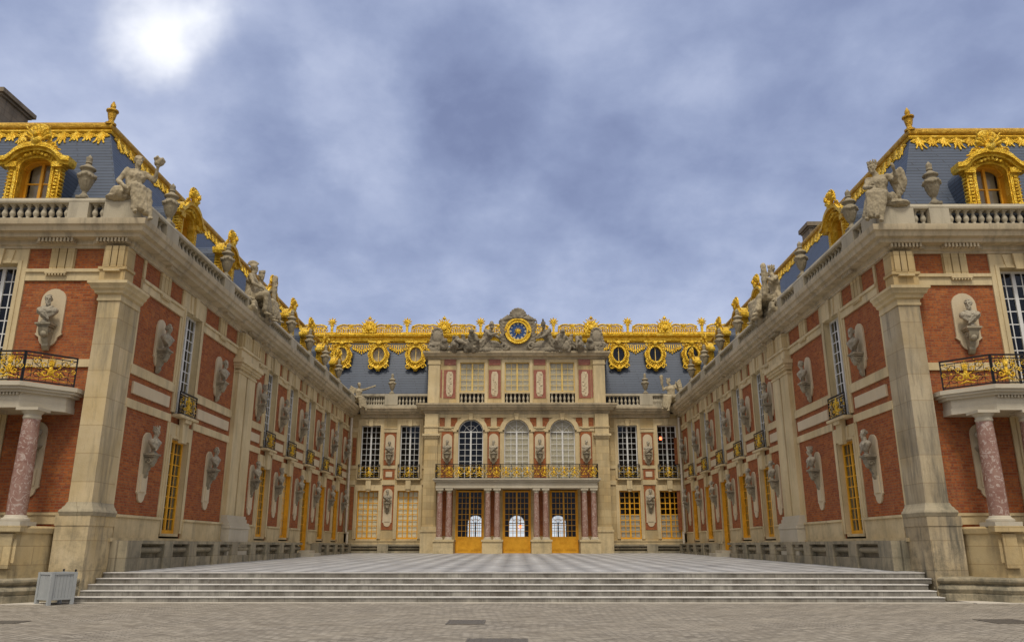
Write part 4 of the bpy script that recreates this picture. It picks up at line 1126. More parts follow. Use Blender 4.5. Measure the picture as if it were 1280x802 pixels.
    m.build_each('attic_trim', TRIM, R)
    m = MB(D)
    for c in pcx:
        m.box(c-.47, c+.47, -.02, .03, 12.55, 14.78); m.box(c-.46, c+.46, -.02, .03, 15.16, 15.62)
    for sx in (-1,1): m.box(*sorted((sx*5.8+.0, sx*5.93)), -.02, .025, 12.6, 14.8)
    m.build_each('red_marble_panel', REDP, R)
    for i, c in enumerate(pcx):
        m = MB(D); m.prism([(c-.26,12.95),(c-.16,12.7),(c+.16,12.7),(c+.26,12.95),(c+.26,14.4),(c+.16,14.64),(c-.16,14.64),(c-.26,14.4)], .02, .055)
        RR = random.Random(i)
        for q in range(12): m.ell((c+RR.uniform(-.13,.13), .06, 12.85+q*.145), (RR.uniform(.05,.11), .05, RR.uniform(.06,.10)), 7, 4)
        m.tube([(c,.06,12.8),(c+.05,.07,13.4),(c-.05,.07,14.0),(c,.06,14.55)], .03, 5)
        m.build('relief_panel', STRIPE, R)
    for c in wc:
        window(R, D, c, 13.04, 15.38, 1.94, .16, PALEY, 4, 5, curtain=BLIND, fr=.07)
        n = 6; 
        o = MB(D); o.box(c-.97, c+.97, -.3, -.26, 12.2, 12.95); b2 = o.build('attic_balustrade', DARKI, R)
        balusters(b2, [(c-.97+1.94*(k+.5)/n, AV+.05+.05) for k in range(n)], 12.20, .72)
    m = MB(); m.sweep([(-6.85,AV+3.5),(-6.85,AV+.05),(6.85,AV+.05),(6.85,AV+3.5)], [(-.7,15.63),(.08,15.63),(.12,15.78),(.34,15.84),(.38,15.98),(.46,16.05),(.48,16.2),(-.7,16.2)], 1); m.build('attic_cornice', CORN, R)
    m = MB(); m.box(-6.5, 6.5, AV+.5, AV+6, 15.9, 16.1); m.build('attic_roof', SLATE, R)
    # great slate roof with gilded gutter and cresting
    m = MB(); q = [(BW+.9,11.8),(BW+1.0,12.2),(63.9,17.9),(64.2,18.5),(70,19.0),(70,11.8)]; n = len(q)
    m.add([(-19,y,z) for y,z in q]+[(19,y,z) for y,z in q], [tuple(range(n)),tuple(range(2*n-1,n-1,-1))]+[(i,(i+1)%n,n+(i+1)%n,n+i) for i in range(n)])
    ro = m.build('roof', SLATE, R)
    m = MB(); m.sweep([(-18.5,63.95),(18.5,63.95)], [(-.4,17.5),(.10,17.5),(.14,17.66),(.06,17.72),(.08,17.86),(.22,17.95),(.26,18.08),(.16,18.14),(.18,18.28),(.34,18.36),(.38,18.52),(.30,18.6),(-.4,18.6)], 1)
    m.build('gilded_gutter', GOLD, ro)
    m = MB(); Y = 63.8
    m.box(-18.5, 18.5, Y-.06, Y+.06, 18.6, 18.74)
    def plaque(x):
        m.prism([(x-.52,18.66),(x+.52,18.66),(x+.60,18.95),(x+.5,19.25),(x+.56,19.42),(x+.38,19.52),(x-.38,19.52),(x-.56,19.42),(x-.5,19.25),(x-.60,18.95)], Y-.18, Y+.12)
        m.ell((x,Y-.2,19.05), (.26,.1,.27), 10, 6)
        for i in range(10):
            t = 2*pi*i/10; m.ell((x+.42*cos(t), Y-.18, 19.08+.38*sin(t)), (.09,.06,.09), 6, 4)
        m.box(x-.34, x+.34, Y-.15, Y+.1, 19.52, 19.64)
        for i in range(5): m.cap((x+(i-2)*.13, Y-.03, 19.62), .06, (x+(i-2)*.2, Y-.03, 19.86-.03*abs(i-2)), .05, 6)
        m.ell((x,Y-.03,19.93), (.16,.12,.14), 8, 5); m.cap((x,Y-.03,20.0), .05, (x,Y-.03,20.16), .02, 6)
        for sx in (-1,1): m.cap((x+sx*.5,Y-.05,19.45), .06, (x+sx*.66,Y-.05,19.62), .035, 6)
    def sunpost(x):
        m.box(x-.10, x+.10, Y-.1, Y+.08, 18.66, 19.4)
        m.box(x-.17, x+.17, Y-.13, Y+.1, 19.3, 19.38)
        for i in range(9):
            t = radians(40*i); m.cap((x, Y-.03, 19.62), .12, (x+.36*sin(t), Y-.03, 19.62+.34*cos(t)), .045, 6)
    big = [-12.3,-6.05,0.1,6.25,12.4]; small = [-15.45,-9.15,-3.0,3.1,9.3,15.5]
    for x in big: plaque(x)
    for x in small: sunpost(x)
    st = sorted(big+small+[-18.4,18.4])
    for a, b in zip(st, st[1:]):
        a2, b2 = a+.4, b-.4; L = b2-a2
        top = [(a2+L*i/24, Y-.03, 19.16+.20*abs(sin(2*pi*i/24))+(.10 if 10 <= i <= 14 else 0)) for i in range(25)]
        m.tube(top, .085, 6); m.tube([(p[0],p[1],p[2]-.17) for p in top], .045, 5)
        for k in range(6):
            c = a2+L*(k+.5)/6
            for sx in (-1,1):
                p = spiral(c+sx*.02, 18.95, .19, pi/2, 1.2, sx, 11); m.tube([(q[0]+sx*.10, Y-.03, q[1]) for q in p], .05, 5)
            m.cap((c,Y-.03,18.72), .06, (c,Y-.03,19.15), .05, 5); m.cap((c-L/12,Y-.03,18.72), .06, (c-L/12,Y-.03,19.1), .05, 5); m.ell((c,Y-.06,18.98), (.09,.06,.12), 7, 5)
        c = (a2+b2)/2
        for i in range(5):
            t = radians(-60+30*i); m.cap((c,Y-.04,19.1), .05, (c+.20*sin(t),Y-.04,19.18+.22*cos(t)), .05, 5)
    m.build('gilded_cresting', GOLD, ro)
    # hanging gilt lace between the bull's-eye dormers
    def onr(z): return BW+1.0+(z-12.2)*(63.9-BW-1.0)/5.7
    m = MB(); xs = [-14.35,-11.3,-8.25,8.35,11.35,14.35]
    for c in [-15.9,-12.82,-9.77,-6.9,6.9,9.85,12.85,15.9]:
        for i in range(9):
            x = c-.72+i*.18; L = .18+.42*(1-abs(i-4)/4)
            m.cap((x,onr(17.6)-.08,17.55), .05, (x,onr(17.5-L)-.07,17.5-L), .03, 5); m.ell((x,onr(17.45-L)-.07,17.45-L), (.08,.05,.09), 6, 4)
            p = spiral(x, 17.45-L*.6, .15, 0, 1.1, (-1)**i, 8); m.tube([(q[0], onr(q[1])-.09, q[1]) for q in p], .03, 5)
    m.build('gilded_lace', GOLD, ro)
    for c in xs:
        zc = 16.62; yb = onr(15.3)-.12
        m = MB(); O = []; I = []
        for i in range(41):
            t = 2*pi*i/40; s_ = sin(t)
            I.append((c+.47*cos(t), zc+.60*s_))
            rx = .82+.08*cos(6*t) + (.18 if s_ < -.35 and abs(cos(t)) > .45 else 0); rz = 1.02 if s_ > 0 else (1.18+.22*(abs(cos(t)) < .3))
            O.append((c+rx*cos(t), zc+rz*s_))
        Tn = lambda a, b, z: (a, yb-b, z)
        m.T = Tn; m.band(O, I, -.3, .10)
        m.T = Tn; m.band([(c+.62*cos(2*pi*i/32), zc+.76*sin(2*pi*i/32)) for i in range(33)], [(c+.48*cos(2*pi*i/32), zc+.61*sin(2*pi*i/32)) for i in range(33)], .08, .2)
        for i in range(28):
            t = 2*pi*i/28; m.ell((c+.72*cos(t), .12, zc+.88*sin(t)), (.065,.06,.065), 6, 4)
        for sx in (-1,1):
            p = spiral(c+sx*.62, zc-1.0, .24, 0, 1.2, sx, 12); m.tube([(q[0], .12, q[1]) for q in p], .06, 5)
            p = spiral(c+sx*.62, zc+.78, .2, 0, 1.2, -sx, 12); m.tube([(q[0], .12, q[1]) for q in p], .06, 5)
            m.cap((c+sx*.1,.13,zc-1.2), .1, (c+sx*.5,.13,zc-.95), .06, 6)
        m.ell((c,.14,zc-1.12), (.16,.1,.26), 8, 5); m.ell((c,.2,zc+.92), (.2,.14,.2), 8, 5)
        m.box(c-.9, c+.9, -.2, .22, zc+.98, zc+1.1)
        d = m.build('bulls_eye_dormer', GOLD, R)
        g = MB(Tn); g.add([(c+.48*cos(2*pi*i/24), -.04, zc+.61*sin(2*pi*i/24)) for i in range(24)], [tuple(range(24))]); g.build('pane', GLASS, d)
        g = MB(Tn); g.add([(c+.47*cos(2*pi*i/24), -.2, zc+.60*sin(2*pi*i/24)) for i in range(24)], [tuple(range(24))]); g.build('blind', BLIND if c < 0 else DARKI, d)
        g = MB(Tn); g.box(c-.03, c+.03, -.03, .03, zc-.6, zc+.6); g.build('sash', PALEY, d)
    # rooms: vestibule open to the garden side through arched windows
    m = MB()
    m.box(-6.4, 6.4, AV+.36, 69, 1.0, 1.058); m.build('vestibule_floor', WHITE, R)
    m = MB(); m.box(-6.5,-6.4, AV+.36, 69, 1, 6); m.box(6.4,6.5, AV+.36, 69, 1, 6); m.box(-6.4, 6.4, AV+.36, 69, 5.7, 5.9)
    Gd = lambda a, b, z: (a, 69-b, z)
    m.T = Gd; hs = [(c-.7, c+.7, 1.06, 4.2) for c in ar]; m.wall(-6.4, 6.4, 1.0, 5.8, hs)
    for c in ar:
        for sx in (-1,1): m.prism([(c+sx*.71,3.4),(c+sx*.71,4.21),(c,4.21)]+arc(c, 3.4, .7, 90, 0 if sx > 0 else 180, 8), -.04, 0.0)
    m.build('interior_wall', DARKI, R)
    for c in ar: window(R, Gd, c, 1.1, 4.1, 1.4, .1, SASH, 4, 6, arched=True, name='garden_window', fr=.06)
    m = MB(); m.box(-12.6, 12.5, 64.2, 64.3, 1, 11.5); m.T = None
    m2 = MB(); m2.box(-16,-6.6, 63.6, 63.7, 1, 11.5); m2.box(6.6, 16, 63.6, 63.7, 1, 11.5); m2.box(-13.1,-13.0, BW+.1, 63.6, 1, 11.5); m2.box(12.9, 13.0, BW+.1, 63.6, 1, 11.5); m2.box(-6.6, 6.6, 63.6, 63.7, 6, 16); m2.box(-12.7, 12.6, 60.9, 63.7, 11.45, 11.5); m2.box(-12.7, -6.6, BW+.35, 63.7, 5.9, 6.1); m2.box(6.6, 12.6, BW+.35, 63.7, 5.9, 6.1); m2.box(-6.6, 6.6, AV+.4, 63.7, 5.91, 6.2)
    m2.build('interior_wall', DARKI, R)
    m = MB(); m.box(-13.2,-6.55, 69.05, 69.3, .3, 12); m.box(6.55, 13.2, 69.05, 69.3, .3, 12); m.box(-6.55, 6.55, 69.05, 69.3, 5.8, 12)
    m.build('garden_wall', STONE, R)
    # urns and lamps
    urn((pc[0], BW-.2, 12.97), 'stone urn on the block\'s left balustrade against slate', .98); urn((pc[1], BW-.2, 12.97), 'stone urn on the block\'s right balustrade against slate', .98)
    return R
PC = build_centre()
def red_lamp(x, y, z, zt, label):
    o = empty('hanging_lamp', (x, y, z), label, 'lamp', 'red lamps glowing indoors')
    m = MB(); m.ell((x,y,z), (.11,.11,.13), 10, 6); m.build('lamp_globe', RED, o)
    m = MB(); m.tube([(x,y,z+.12),(x,y,zt)], .012, 5); m.lathe(x, y, [(.08,.10),(.05,.16),(.02,.18)], 8, z); m.build('lamp_stem', IRON, o)
red_lamp(.28, 64.2, 3.05, 5.7, 'red lamp glowing behind the middle yellow doorway')
red_lamp(11.25, 62.0, 9.65, 11.45, 'red lamp glowing behind the upper window beside the right wing')

# ------------------------------------------------------------------ clock and pediment sculpture
YC = AV-.02; ZC = 17.88
def build_clock():
    o = empty('tower_clock', (0.1, YC, 16.2), 'blue and gold sun-faced clock in a carved stone case above the attic', 'clock')
    x = .12
    P = lambda a, b, z: (x+a, YC-b, z)
    m = MB(P)
    m.prism([(-1.35,16.2),(1.35,16.2),(1.2,16.5),(1.28,17.2),(1.25,18.6),(.9,18.95),(.55,19.05),(-.55,19.05),(-.9,18.95),(-1.25,18.6),(-1.28,17.2),(-1.2,16.5)], -.5, .02)
    for sx in (-1,1):
        for i in range(7): m.cap((sx*1.15, .0, 16.9+i*.27), .13, (sx*(1.38+.06*(i%3)), -.05, 17.15+i*.29), .07, 6)
        p = spiral(sx*1.05, 16.62, .34, 0, 1.3, sx, 14); m.tube([(q[0], .1, q[1]) for q in p], .10, 6)
        for i in range(5): m.cap((sx*.5, .05, 18.95), .12, (sx*(.85+.16*i), 0, 19.22-.12*i), .06, 6)
    me = solidify(m, 'clock_case', DSTAT, .05, 2, .015, 5, 1)
    m2 = MB(P)
    for i in range(9):
        t = radians(-80+20*i); m2.cap((0,.0,19.05), .10, (.62*sin(t), -.02, 19.10+.62*cos(t)), .13, 7)
    m2.ell((0,.12,19.12), (.22,.18,.26), 10, 6); m2.ell((0,.05,18.98), (.5,.2,.16), 10, 6)
    for nm, q in (('clock_case', me), ('shell_crest', solidify(m2, 'shell_crest', DSTAT, .045, 1, .012, 6, 1))):
        ob = bpy.data.objects.new(nm, q); COL.objects.link(ob); ob.parent = o
        for v in q.vertices: v.co -= Vector(ORG[o.name])
    def circ(r): return [(r*cos(2*pi*i/48), ZC+r*sin(2*pi*i/48)) for i in range(49)]
    m = MB(P); m.band(circ(1.06), circ(.70), .0, .14); m.band(circ(1.03), circ(.90), .13, .2); m.band(circ(.80), circ(.69), .13, .18); m.build('gilded_ring', GOLD, o)
    m = MB(P); m.add([(a,.05,c) for a, c in circ(.71)[:-1]], [tuple(range(48))]); d = m.build('dial', BLUE, o)
    m = MB(P)
    for i in range(12):
        t = 2*pi*i/12; m.prism([(.60*sin(t)+.085*cos(2*pi*k/10), ZC+.60*cos(t)+.085*sin(2*pi*k/10)) for k in range(10)], .052, .066)
    m.build('numeral_plaque', CREAM, d)
    for i, s in enumerate(['XII','I','II','III','IIII','V','VI','VII','VIII','IX','X','XI']):
        cu = bpy.data.curves.new('numeral', 'FONT'); cu.body = s; cu.size = .12; cu.align_x = 'CENTER'; cu.align_y = 'CENTER'; cu.extrude = .003
        t = 2*pi*i/12; tmp = bpy.data.objects.new('numeral', cu); COL.objects.link(tmp)
        dg = bpy.context.evaluated_depsgraph_get(); dg.update(); me = bpy.data.meshes.new_from_object(tmp.evaluated_get(dg)); bpy.data.objects.remove(tmp)
        ob = bpy.data.objects.new('numeral', me); COL.objects.link(ob); ob.parent = d; me.materials.clear(); me.materials.append(IRON)
        og = ORG[d.name]; ob.location = (x+.60*sin(t)-og[0], YC-.072-og[1], ZC+.60*cos(t)-og[2]); ob.rotation_euler = (pi/2, 0, 0); ob.scale = (.8,1,1)
    m = MB(P)
    m.ell((0,.10,ZC), (.15,.06,.15), 12, 6)
    for i in range(16):
        t = 2*pi*i/16; m.cap((.12*sin(t),.09,ZC+.12*cos(t)), .03, ((.34 if i % 2 else .26)*sin(t),.08,ZC+(.34 if i % 2 else .26)*cos(t)), .008, 5)
    m.build('gilded_sun', GOLD, d)
    m = MB(P); t = radians(205); m.cap((0,.14,ZC), .025, (.52*sin(t),.14,ZC+.52*cos(t)), .015, 5); m.build('clock_hand', GOLD, d)
build_clock()

def place_mesh(name, me, loc, rz, label, cat, group=None, sc=1.0, mirror=False):
    if mirror:
        me = me.copy()
        for v in me.vertices: v.co.x *= -1
        me.flip_normals()
    o = bpy.data.objects.new(name, me); COL.objects.link(o); o.location = loc; o.rotation_euler = (0,0,rz); o.scale = (sc,)*3
    return tag(o, label, cat, group)

# seated figures on the front corners (z = 0 is the rail the figure sits on)
J1 = dict(hip=(0,0,.16), chest=(.02,-.02,.62), neck=(.03,-.03,.84), head=(.02,-.06,1.05), shL=(-.21,0,.74), shR=(.22,-.02,.76), elL=(-.36,.02,.44), haL=(-.28,-.22,.26), elR=(.42,-.14,.60), haR=(.44,-.22,.90),
          hpL=(-.11,-.06,.14), hpR=(.12,-.06,.14), knL=(-.08,-.52,.18), knR=(.24,-.50,.10), anL=(-.02,-.56,-.46), anR=(.34,-.62,-.58), face=(.35,-1,0))
m = figure(J1, fem=True, bun=True)
m.ell((.45,-.23,1.08), (.12,.12,.10), 9, 6)
for i in range(8): m.ell((.45+.09*cos(i*.8), -.23+.09*sin(i*.8), 1.14+.02*(i%3)), (.055,)*3, 7, 5)
m.ell((-.1,.1,.0), (.5,.34,.14), 12, 6); m.ell((-.32,.0,.10), (.2,.25,.2), 9, 6)
ST1 = solidify(m, 'seated_statue', STATM, .0165, 1, .022, 13, .5)
J2 = dict(hip=(0,0,.18), chest=(-.05,-.02,.64), neck=(-.09,-.03,.86), head=(-.14,-.08,1.06), shL=(-.27,-.02,.76), shR=(.16,0,.78), elL=(-.34,-.22,.52), haL=(-.16,-.42,.42), elR=(.36,.0,.60), haR=(.36,-.2,.86),
          hpL=(-.11,-.06,.14), hpR=(.11,-.06,.14), knL=(-.22,-.50,.20), knR=(.10,-.50,.14), anL=(-.34,-.56,-.44), anR=(-.02,-.62,-.56), face=(-.5,-1,-.1))
m = figure(J2, fem=True, crown=True)
for i in range(14):                                            # long curved wing behind the shoulder
    t = i/13; m.cap((.2+.26*sin(t*3.0),.10,.78-.02*i+.30*sin(t*2.2)), .07, (.34+.20*sin(t*3.0),.12,.62-.05*i+.34*sin(t*2.4)), .05, 6)
m.ell((-.12,-.5,.10), (.21,.09,.25), 12, 7); m.ell((.1,.1,.0), (.5,.34,.14), 12, 6)
ST2 = solidify(m, 'seated_statue', STATM, .0165, 1, .022, 13, .5)
x, y, z = LF(.12, .12, 12.76); place_mesh('seated_statue', ST1, (x,y,z), radians(38), 'stone woman seated on the left corner pedestal with her arm raised', 'statue', 'seated statues on the corners', 1.36)
x, y, z = RF(.02, .14, 12.76); place_mesh('seated_statue', ST2, (x,y,z), radians(-34), 'stone winged figure seated on the right corner pedestal holding a shield', 'statue', 'seated statues on the corners', 1.36)

# paired seated figures midway along each wing
J3 = dict(hip=(0,0,.18), chest=(0,-.03,.66), neck=(0,-.04,.88), head=(.0,-.06,1.09), shL=(-.22,0,.78), shR=(.22,0,.78), elL=(-.36,-.10,.5), haL=(-.26,-.36,.40), elR=(.38,-.06,.5), haR=(.30,-.32,.34),
          hpL=(-.12,-.06,.14), hpR=(.12,-.06,.14), knL=(-.22,-.52,.20), knR=(.20,-.54,.16), anL=(-.20,-.54,-.38), anR=(.24,-.66,-.36), face=(.2,-1,0))
m = figure(J3, helm=True, hair=False); m.ell((0,.1,.0), (.5,.34,.14), 12, 6); m.ell((.42,-.3,.30), (.10,.30,.34), 12, 7)
ST3 = solidify(m, 'seated_statue', STATM, .02, 1, .022, 13, .5)
J4 = dict(J3); J4.update(head=(-.06,-.08,1.09), face=(-.6,-1,0), elR=(.42,-.14,.62), haR=(.34,-.36,.80), knL=(-.14,-.54,.16), anL=(-.06,-.6,-.40))
m = figure(J4, fem=True, crown=True); m.ell((0,.1,.0), (.5,.34,.14), 12, 6); m.cap((.34,-.38,.2), .06, (.36,-.36,1.15), .08, 7)
ST4 = solidify(m, 'seated_statue', STATM, .02, 1, .022, 13, .5)
m = MB(); R5 = random.Random(3)
for i in range(26): m.cap((R5.uniform(-1.3,1.3),R5.uniform(-.15,.25),0), .14, (R5.uniform(-1.3,1.3),R5.uniform(-.35,.1),R5.uniform(.1,.55)), .09, 7)
for sx in (-.9,.5): m.ell((sx,-.2,.25), (.3,.1,.36), 12, 6)
HEAP = solidify(m, 'trophy_of_arms', STATM, .03, 1, .015, 7, 1)
for key, T, rz in (('left',LT,pi/2),('right',RT,-pi/2)):
    u0 = 36.5 if key == 'left' else 36.9
    x, y, z = T(u0-.62,.12,12.76); place_mesh('seated_statue', ST3 if key == 'left' else ST4, (x,y,z), rz+(.25 if key == 'left' else -.2), f'nearer seated stone figure of the pair midway along the {key} wing\'s balustrade', 'statue', 'paired seated statues along the wings', 1.5)
    x, y, z = T(u0+.62,.12,12.76); place_mesh('seated_statue', ST4 if key == 'left' else ST3, (x,y,z), rz+(-.15 if key == 'left' else .25), f'farther seated stone figure of the pair midway along the {key} wing\'s balustrade', 'statue', 'paired seated statues along the wings', 1.5)
    x, y, z = T(u0,.33,11.92); place_mesh('trophy_of_arms', HEAP, (x,y,z), rz, f'carved stone arms heaped at the feet of the {key} wing\'s seated pair', 'sculpture', 'stone trophies', 1.25, key == 'right')

# far corner figures
J5 = dict(J1); J5.update(elR=(.42,-.2,.80), haR=(.74,-.34,.92), face=(.5,-1,0), head=(.0,-.08,1.06))
m = figure(J5, fem=True, bun=True); m.cap((.45,-.24,.86), .03, (.98,-.36,1.03), .07, 7); m.ell((0,.1,0), (.5,.34,.14), 12, 6)
for i in range(8): m.cap((-.25-.02*i,.12,.8-.05*i), .08, (-.45-.05*i,.18,.95-.12*i), .05, 6)
ST5 = solidify(m, 'seated_statue', STATM, .022, 1, .02, 12, .5)
place_mesh('seated_statue', ST5, (-12.25, 60.35, 12.3), radians(30), 'stone figure blowing a trumpet at the court\'s far left corner', 'statue', 'seated statues on the corners', 1.2)
J6 = dict(J2); J6.update(elL=(-.42,-.12,.62), haL=(-.46,-.22,.98))
m = figure(J6, fem=False, crown=True); m.cap((-.46,-.22,.9), .05, (-.47,-.22,1.35), .09, 7); m.ell((0,.1,0), (.5,.34,.14), 12, 6)
for i in range(8): m.cap((.2+.02*i,.12,.85-.04*i), .08, (.42+.03*i,.16,1.12-.12*i), .05, 6)
ST6 = solidify(m, 'seated_statue', STATM, .022, 1, .02, 12, .5)
place_mesh('seated_statue', ST6, (12.0, 60.35, 12.3), radians(-30), 'stone figure lifting a torch at the court\'s far right corner', 'statue', 'seated statues on the corners', 1.42)

# reclining figures either side of the clock, heaps of arms and end shields
J7 = dict(hip=(0,0,.25), chest=(.28,-.04,.72), neck=(.38,-.05,.94), head=(.43,-.09,1.16), shL=(.16,-.14,.90), shR=(.52,.10,.80), elL=(.40,-.32,.66), haL=(.68,-.34,.74), elR=(.80,.08,.60), haR=(.98,-.05,.82),
          hpL=(-.06,-.10,.28), hpR=(-.04,.10,.24), knL=(-.46,-.22,.52), knR=(-.56,.0,.26), anL=(-.86,-.20,.16), anR=(-1.04,-.05,.08), face=(.6,-1,0), foot=(-1,-.3,-.3))
m = figure(J7, beard=True, nod=.15); m.ell((.1,.1,.05), (1.0,.34,.20), 14, 7); m.ell((.45,.1,.22), (.45,.3,.3), 10, 6); m.cap((-.2,-.25,.1), .06, (-.95,-.28,.42), .10, 7)
RECL = solidify(m, 'reclining_statue', DSTAT, .024, 1, .025, 12, .8)
place_mesh('reclining_statue', RECL, (-2.75, YC-.05, 16.2), 0, 'bearded stone figure reclining to the left of the attic clock', 'statue', 'reclining statues beside the clock', 1.85)
J8 = dict(J7); J8.update(haL=(.62,-.40,.52), elL=(.44,-.34,.58), face=(.2,-1,0), knL=(-.44,-.24,.60))
m = figure(J8, helm=True, hair=False); m.ell((.1,.1,.05), (1.0,.34,.20), 14, 7); m.ell((.45,.1,.22), (.45,.3,.3), 10, 6); m.ell((-.3,-.3,.34), (.26,.08,.3), 12, 6)
RECR = solidify(m, 'reclining_statue', DSTAT, .024, 1, .025, 12, .8)
place_mesh('reclining_statue', RECR, (2.9, YC-.05, 16.2), 0, 'helmeted stone figure reclining to the right of the attic clock', 'statue', 'reclining statues beside the clock', 1.85, True)
def heap(seed):
    R5 = random.Random(seed); m = MB()
    for i in range(30):
        a = R5.uniform(-1.05,1.05); h = .95-.45*(a+1.05)/2.1
        m.cap((a,R5.uniform(-.1,.3),.02), .16, (a+R5.uniform(-.35,.35),R5.uniform(-.4,.1),h*R5.uniform(.4,1.1)), R5.uniform(.06,.14), 7)
    for a in (-.6,.15,.7): m.ell((a,-.22,.28), (.24,.10,.28), 12, 6)
    m.ell((-.85,-.1,.75), (.2,.2,.22), 10, 6)
    return solidify(m, 'trophy_of_arms', DSTAT, .03, 1, .03, 9, 1)
H = heap(11)
place_mesh('trophy_of_arms', H, (4.7, YC-.25, 16.2), 0, 'heap of carved stone arms to the right of the helmeted reclining figure', 'sculpture', 'stone trophies', 1.5)
place_mesh('trophy_of_arms', H, (-4.6, YC-.25, 16.2), 0, 'heap of carved stone arms to the left of the bearded reclining figure', 'sculpture', 'stone trophies', 1.5, True)
m = MB(); m.box(-.5,.5,-.3,.3,0,.3); m.ell((0,0,1.15), (.46,.22,.68), 16, 9); m.ell((0,-.15,1.15), (.33,.14,.5), 14, 8); m.ell((0,0,.55), (.5,.28,.35), 12, 7)
for sx in (-1,1):
    p = spiral(sx*.45, .42, .26, 0, 1.2, sx, 12); m.tube([(q[0], -.12, q[1]) for q in p], .10, 6)
    for i in range(5): m.cap((sx*.3,-.05,.5+.12*i), .10, (sx*(.62-.06*i),-.05,.72+.2*i), .06, 6)
for i in range(7): m.ell((.36*cos(radians(30*i)), -.1, 1.42+.42*sin(radians(30*i))), (.12,.1,.12), 7, 5)
SH = solidify(m, 'stone_cartouche', DSTAT, .035, 2, .01, 6, 1)
place_mesh('stone_cartouche', SH, (-6.25, YC-.05, 16.2), 0, 'round carved stone shield on the attic\'s left end', 'sculpture', 'stone shields on the attic', 1.02)
place_mesh('stone_cartouche', SH, (6.3, YC-.05, 16.2), 0, 'round carved stone shield on the attic\'s right end', 'sculpture', 'stone shields on the attic', 1.02)

# ------------------------------------------------------------------ ground, steps, court
m = MB(); m.add([(-1500,-800,0),(1500,-800,0),(1500,2500,0),(-1500,2500,0)], [(0,1,2,3)]); struct(m, 'ground', SETTS)
SY = [23.9, 24.27, 24.65, 25.03, 25.41]; HS = .157
m = MB(); n = MB()
for i, y in enumerate(SY):
    z = HS*(i+1); hw = 13.3 if i == 0 else 12.9
    xl, xr = (-13.02, 12.2) if i == 0 else (-12.75, 12.2-.03*i) if i < 3 else (-12.7, 12.45)
    m.box(xl, xr, y, 26.6-.01*i, HS*i-(.05 if i == 0 else .0), z-.022)
    n.box(xl-.006, xr+.006, y-.022, 26.59-.01*i, z-.022, z)
struct(m, 'steps', STEPM); struct(n, 'step_edge', NOSE)
m = MB(); ya, yb = SY[-1]+.22, 61.6; za, zb = HS*5+.006, 1.065
m.add([(-12.86,ya,za),(12.62,ya,za),(12.62,yb,zb),(-12.86,yb,zb)], [(0,1,2,3)]); struct(m, 'courtyard', COURT)
m = MB()
m.box(-12.95, 12.9, 23.74, 23.92, -.05, .02); m.box(-26, -12.95, 22.98, 24.5, -.05, .024); m.box(12.9, 26, 23.55, 25.2, -.05, .024); struct(m, 'kerb_strip', KERB)
# planter box
px, py = -12.90, 23.25
o = empty('planter_box', (px,py,0), 'empty blue grey wooden planter box at the foot of the left corner pier', 'planter', rz=0)
a = radians(-33); ca, sa = cos(a), sin(a)
PT = lambda u, v, z: (px+u*ca-v*sa, py+u*sa+v*ca, z)
m = MB(PT); h = .315
for i in range(6):
    for s_ in (-1,1):
        x0 = -h+.04+i*(2*h-.08)/6; x1 = x0+(2*h-.08)/6-.006
        m.box(x0, x1, s_*h-.015, s_*h+.015, .16, .82); m.box(s_*h-.015, s_*h+.015, x0, x1, .16, .82)
m.box(-h+.03, h-.03, -h+.03, h-.03, .16, .20); m.box(-h+.03, h-.03, -h+.03, h-.03, .70, .74)
for s_ in (-1,1): m.box(-h, h, s_*h-.035, s_*h+.035, .80, .86); m.box(s_*h-.034, s_*h+.034, -h+.035, h-.035, .80, .857); m.box(-h, h, s_*h-.025, s_*h+.025, .13, .18); m.box(s_*h-.024, s_*h+.024, -h+.03, h-.03, .13, .177)
m.build('box_panel', PLANT, o)
for sx in (-1,1):
    for sy in (-1,1):
        m = MB(PT); m.box(sx*h-.045, sx*h+.045, sy*h-.045, sy*h+.045, 0, .862); m.build('leg', PLANT, o)
        if sy > 0: m = MB(PT); m.lathe(sx*h, sy*h, [(.025,.862),(.018,.88),(.032,.90),(.032,.915),(.012,.935)], 8); m.build('knob', IRON, o)
# cast-iron covers let into the setts
for (x, y, w, d, lab) in ((-1.08, 17.9, .40, .48, 'small iron drain cover in the cobbles before the steps'), (-.34, 14.3, .53, .5, 'larger iron drain cover nearest the camera'), (10.5, 18.15, .44, .5, 'iron drain cover in the cobbles before the right wing'), (-11.1, 17.85, .6, .3, 'iron drain cover in the cobbles before the left wing')):
    o = empty('drain_cover', (x,y,0), lab, 'drain cover', 'iron drain covers')
    m = MB(); m.band([(x-w,y-d),(x+w,y-d),(x+w,y+d),(x-w,y+d),(x-w,y-d)], [(x-w+.04,y-d+.04),(x+w-.04,y-d+.04),(x+w-.04,y+d-.04),(x-w+.04,y+d-.04),(x-w+.04,y-d+.04)], .0, .012)
    m.v = [(p[0], p[2], p[1]) for p in m.v]; m.build('frame', DMETAL, o)
    m = MB(); k = 9
    for i in range(k): q = x-w+.05+(2*w-.1)*i/k; m.box(q, q+(2*w-.1)/k-.02, y-d+.05, y+d-.05, .001, .010)
    m.box(x-w+.04, x+w-.04, y-d+.04, y+d-.04, .0005, .006); m.build('grating', DMETAL, o)

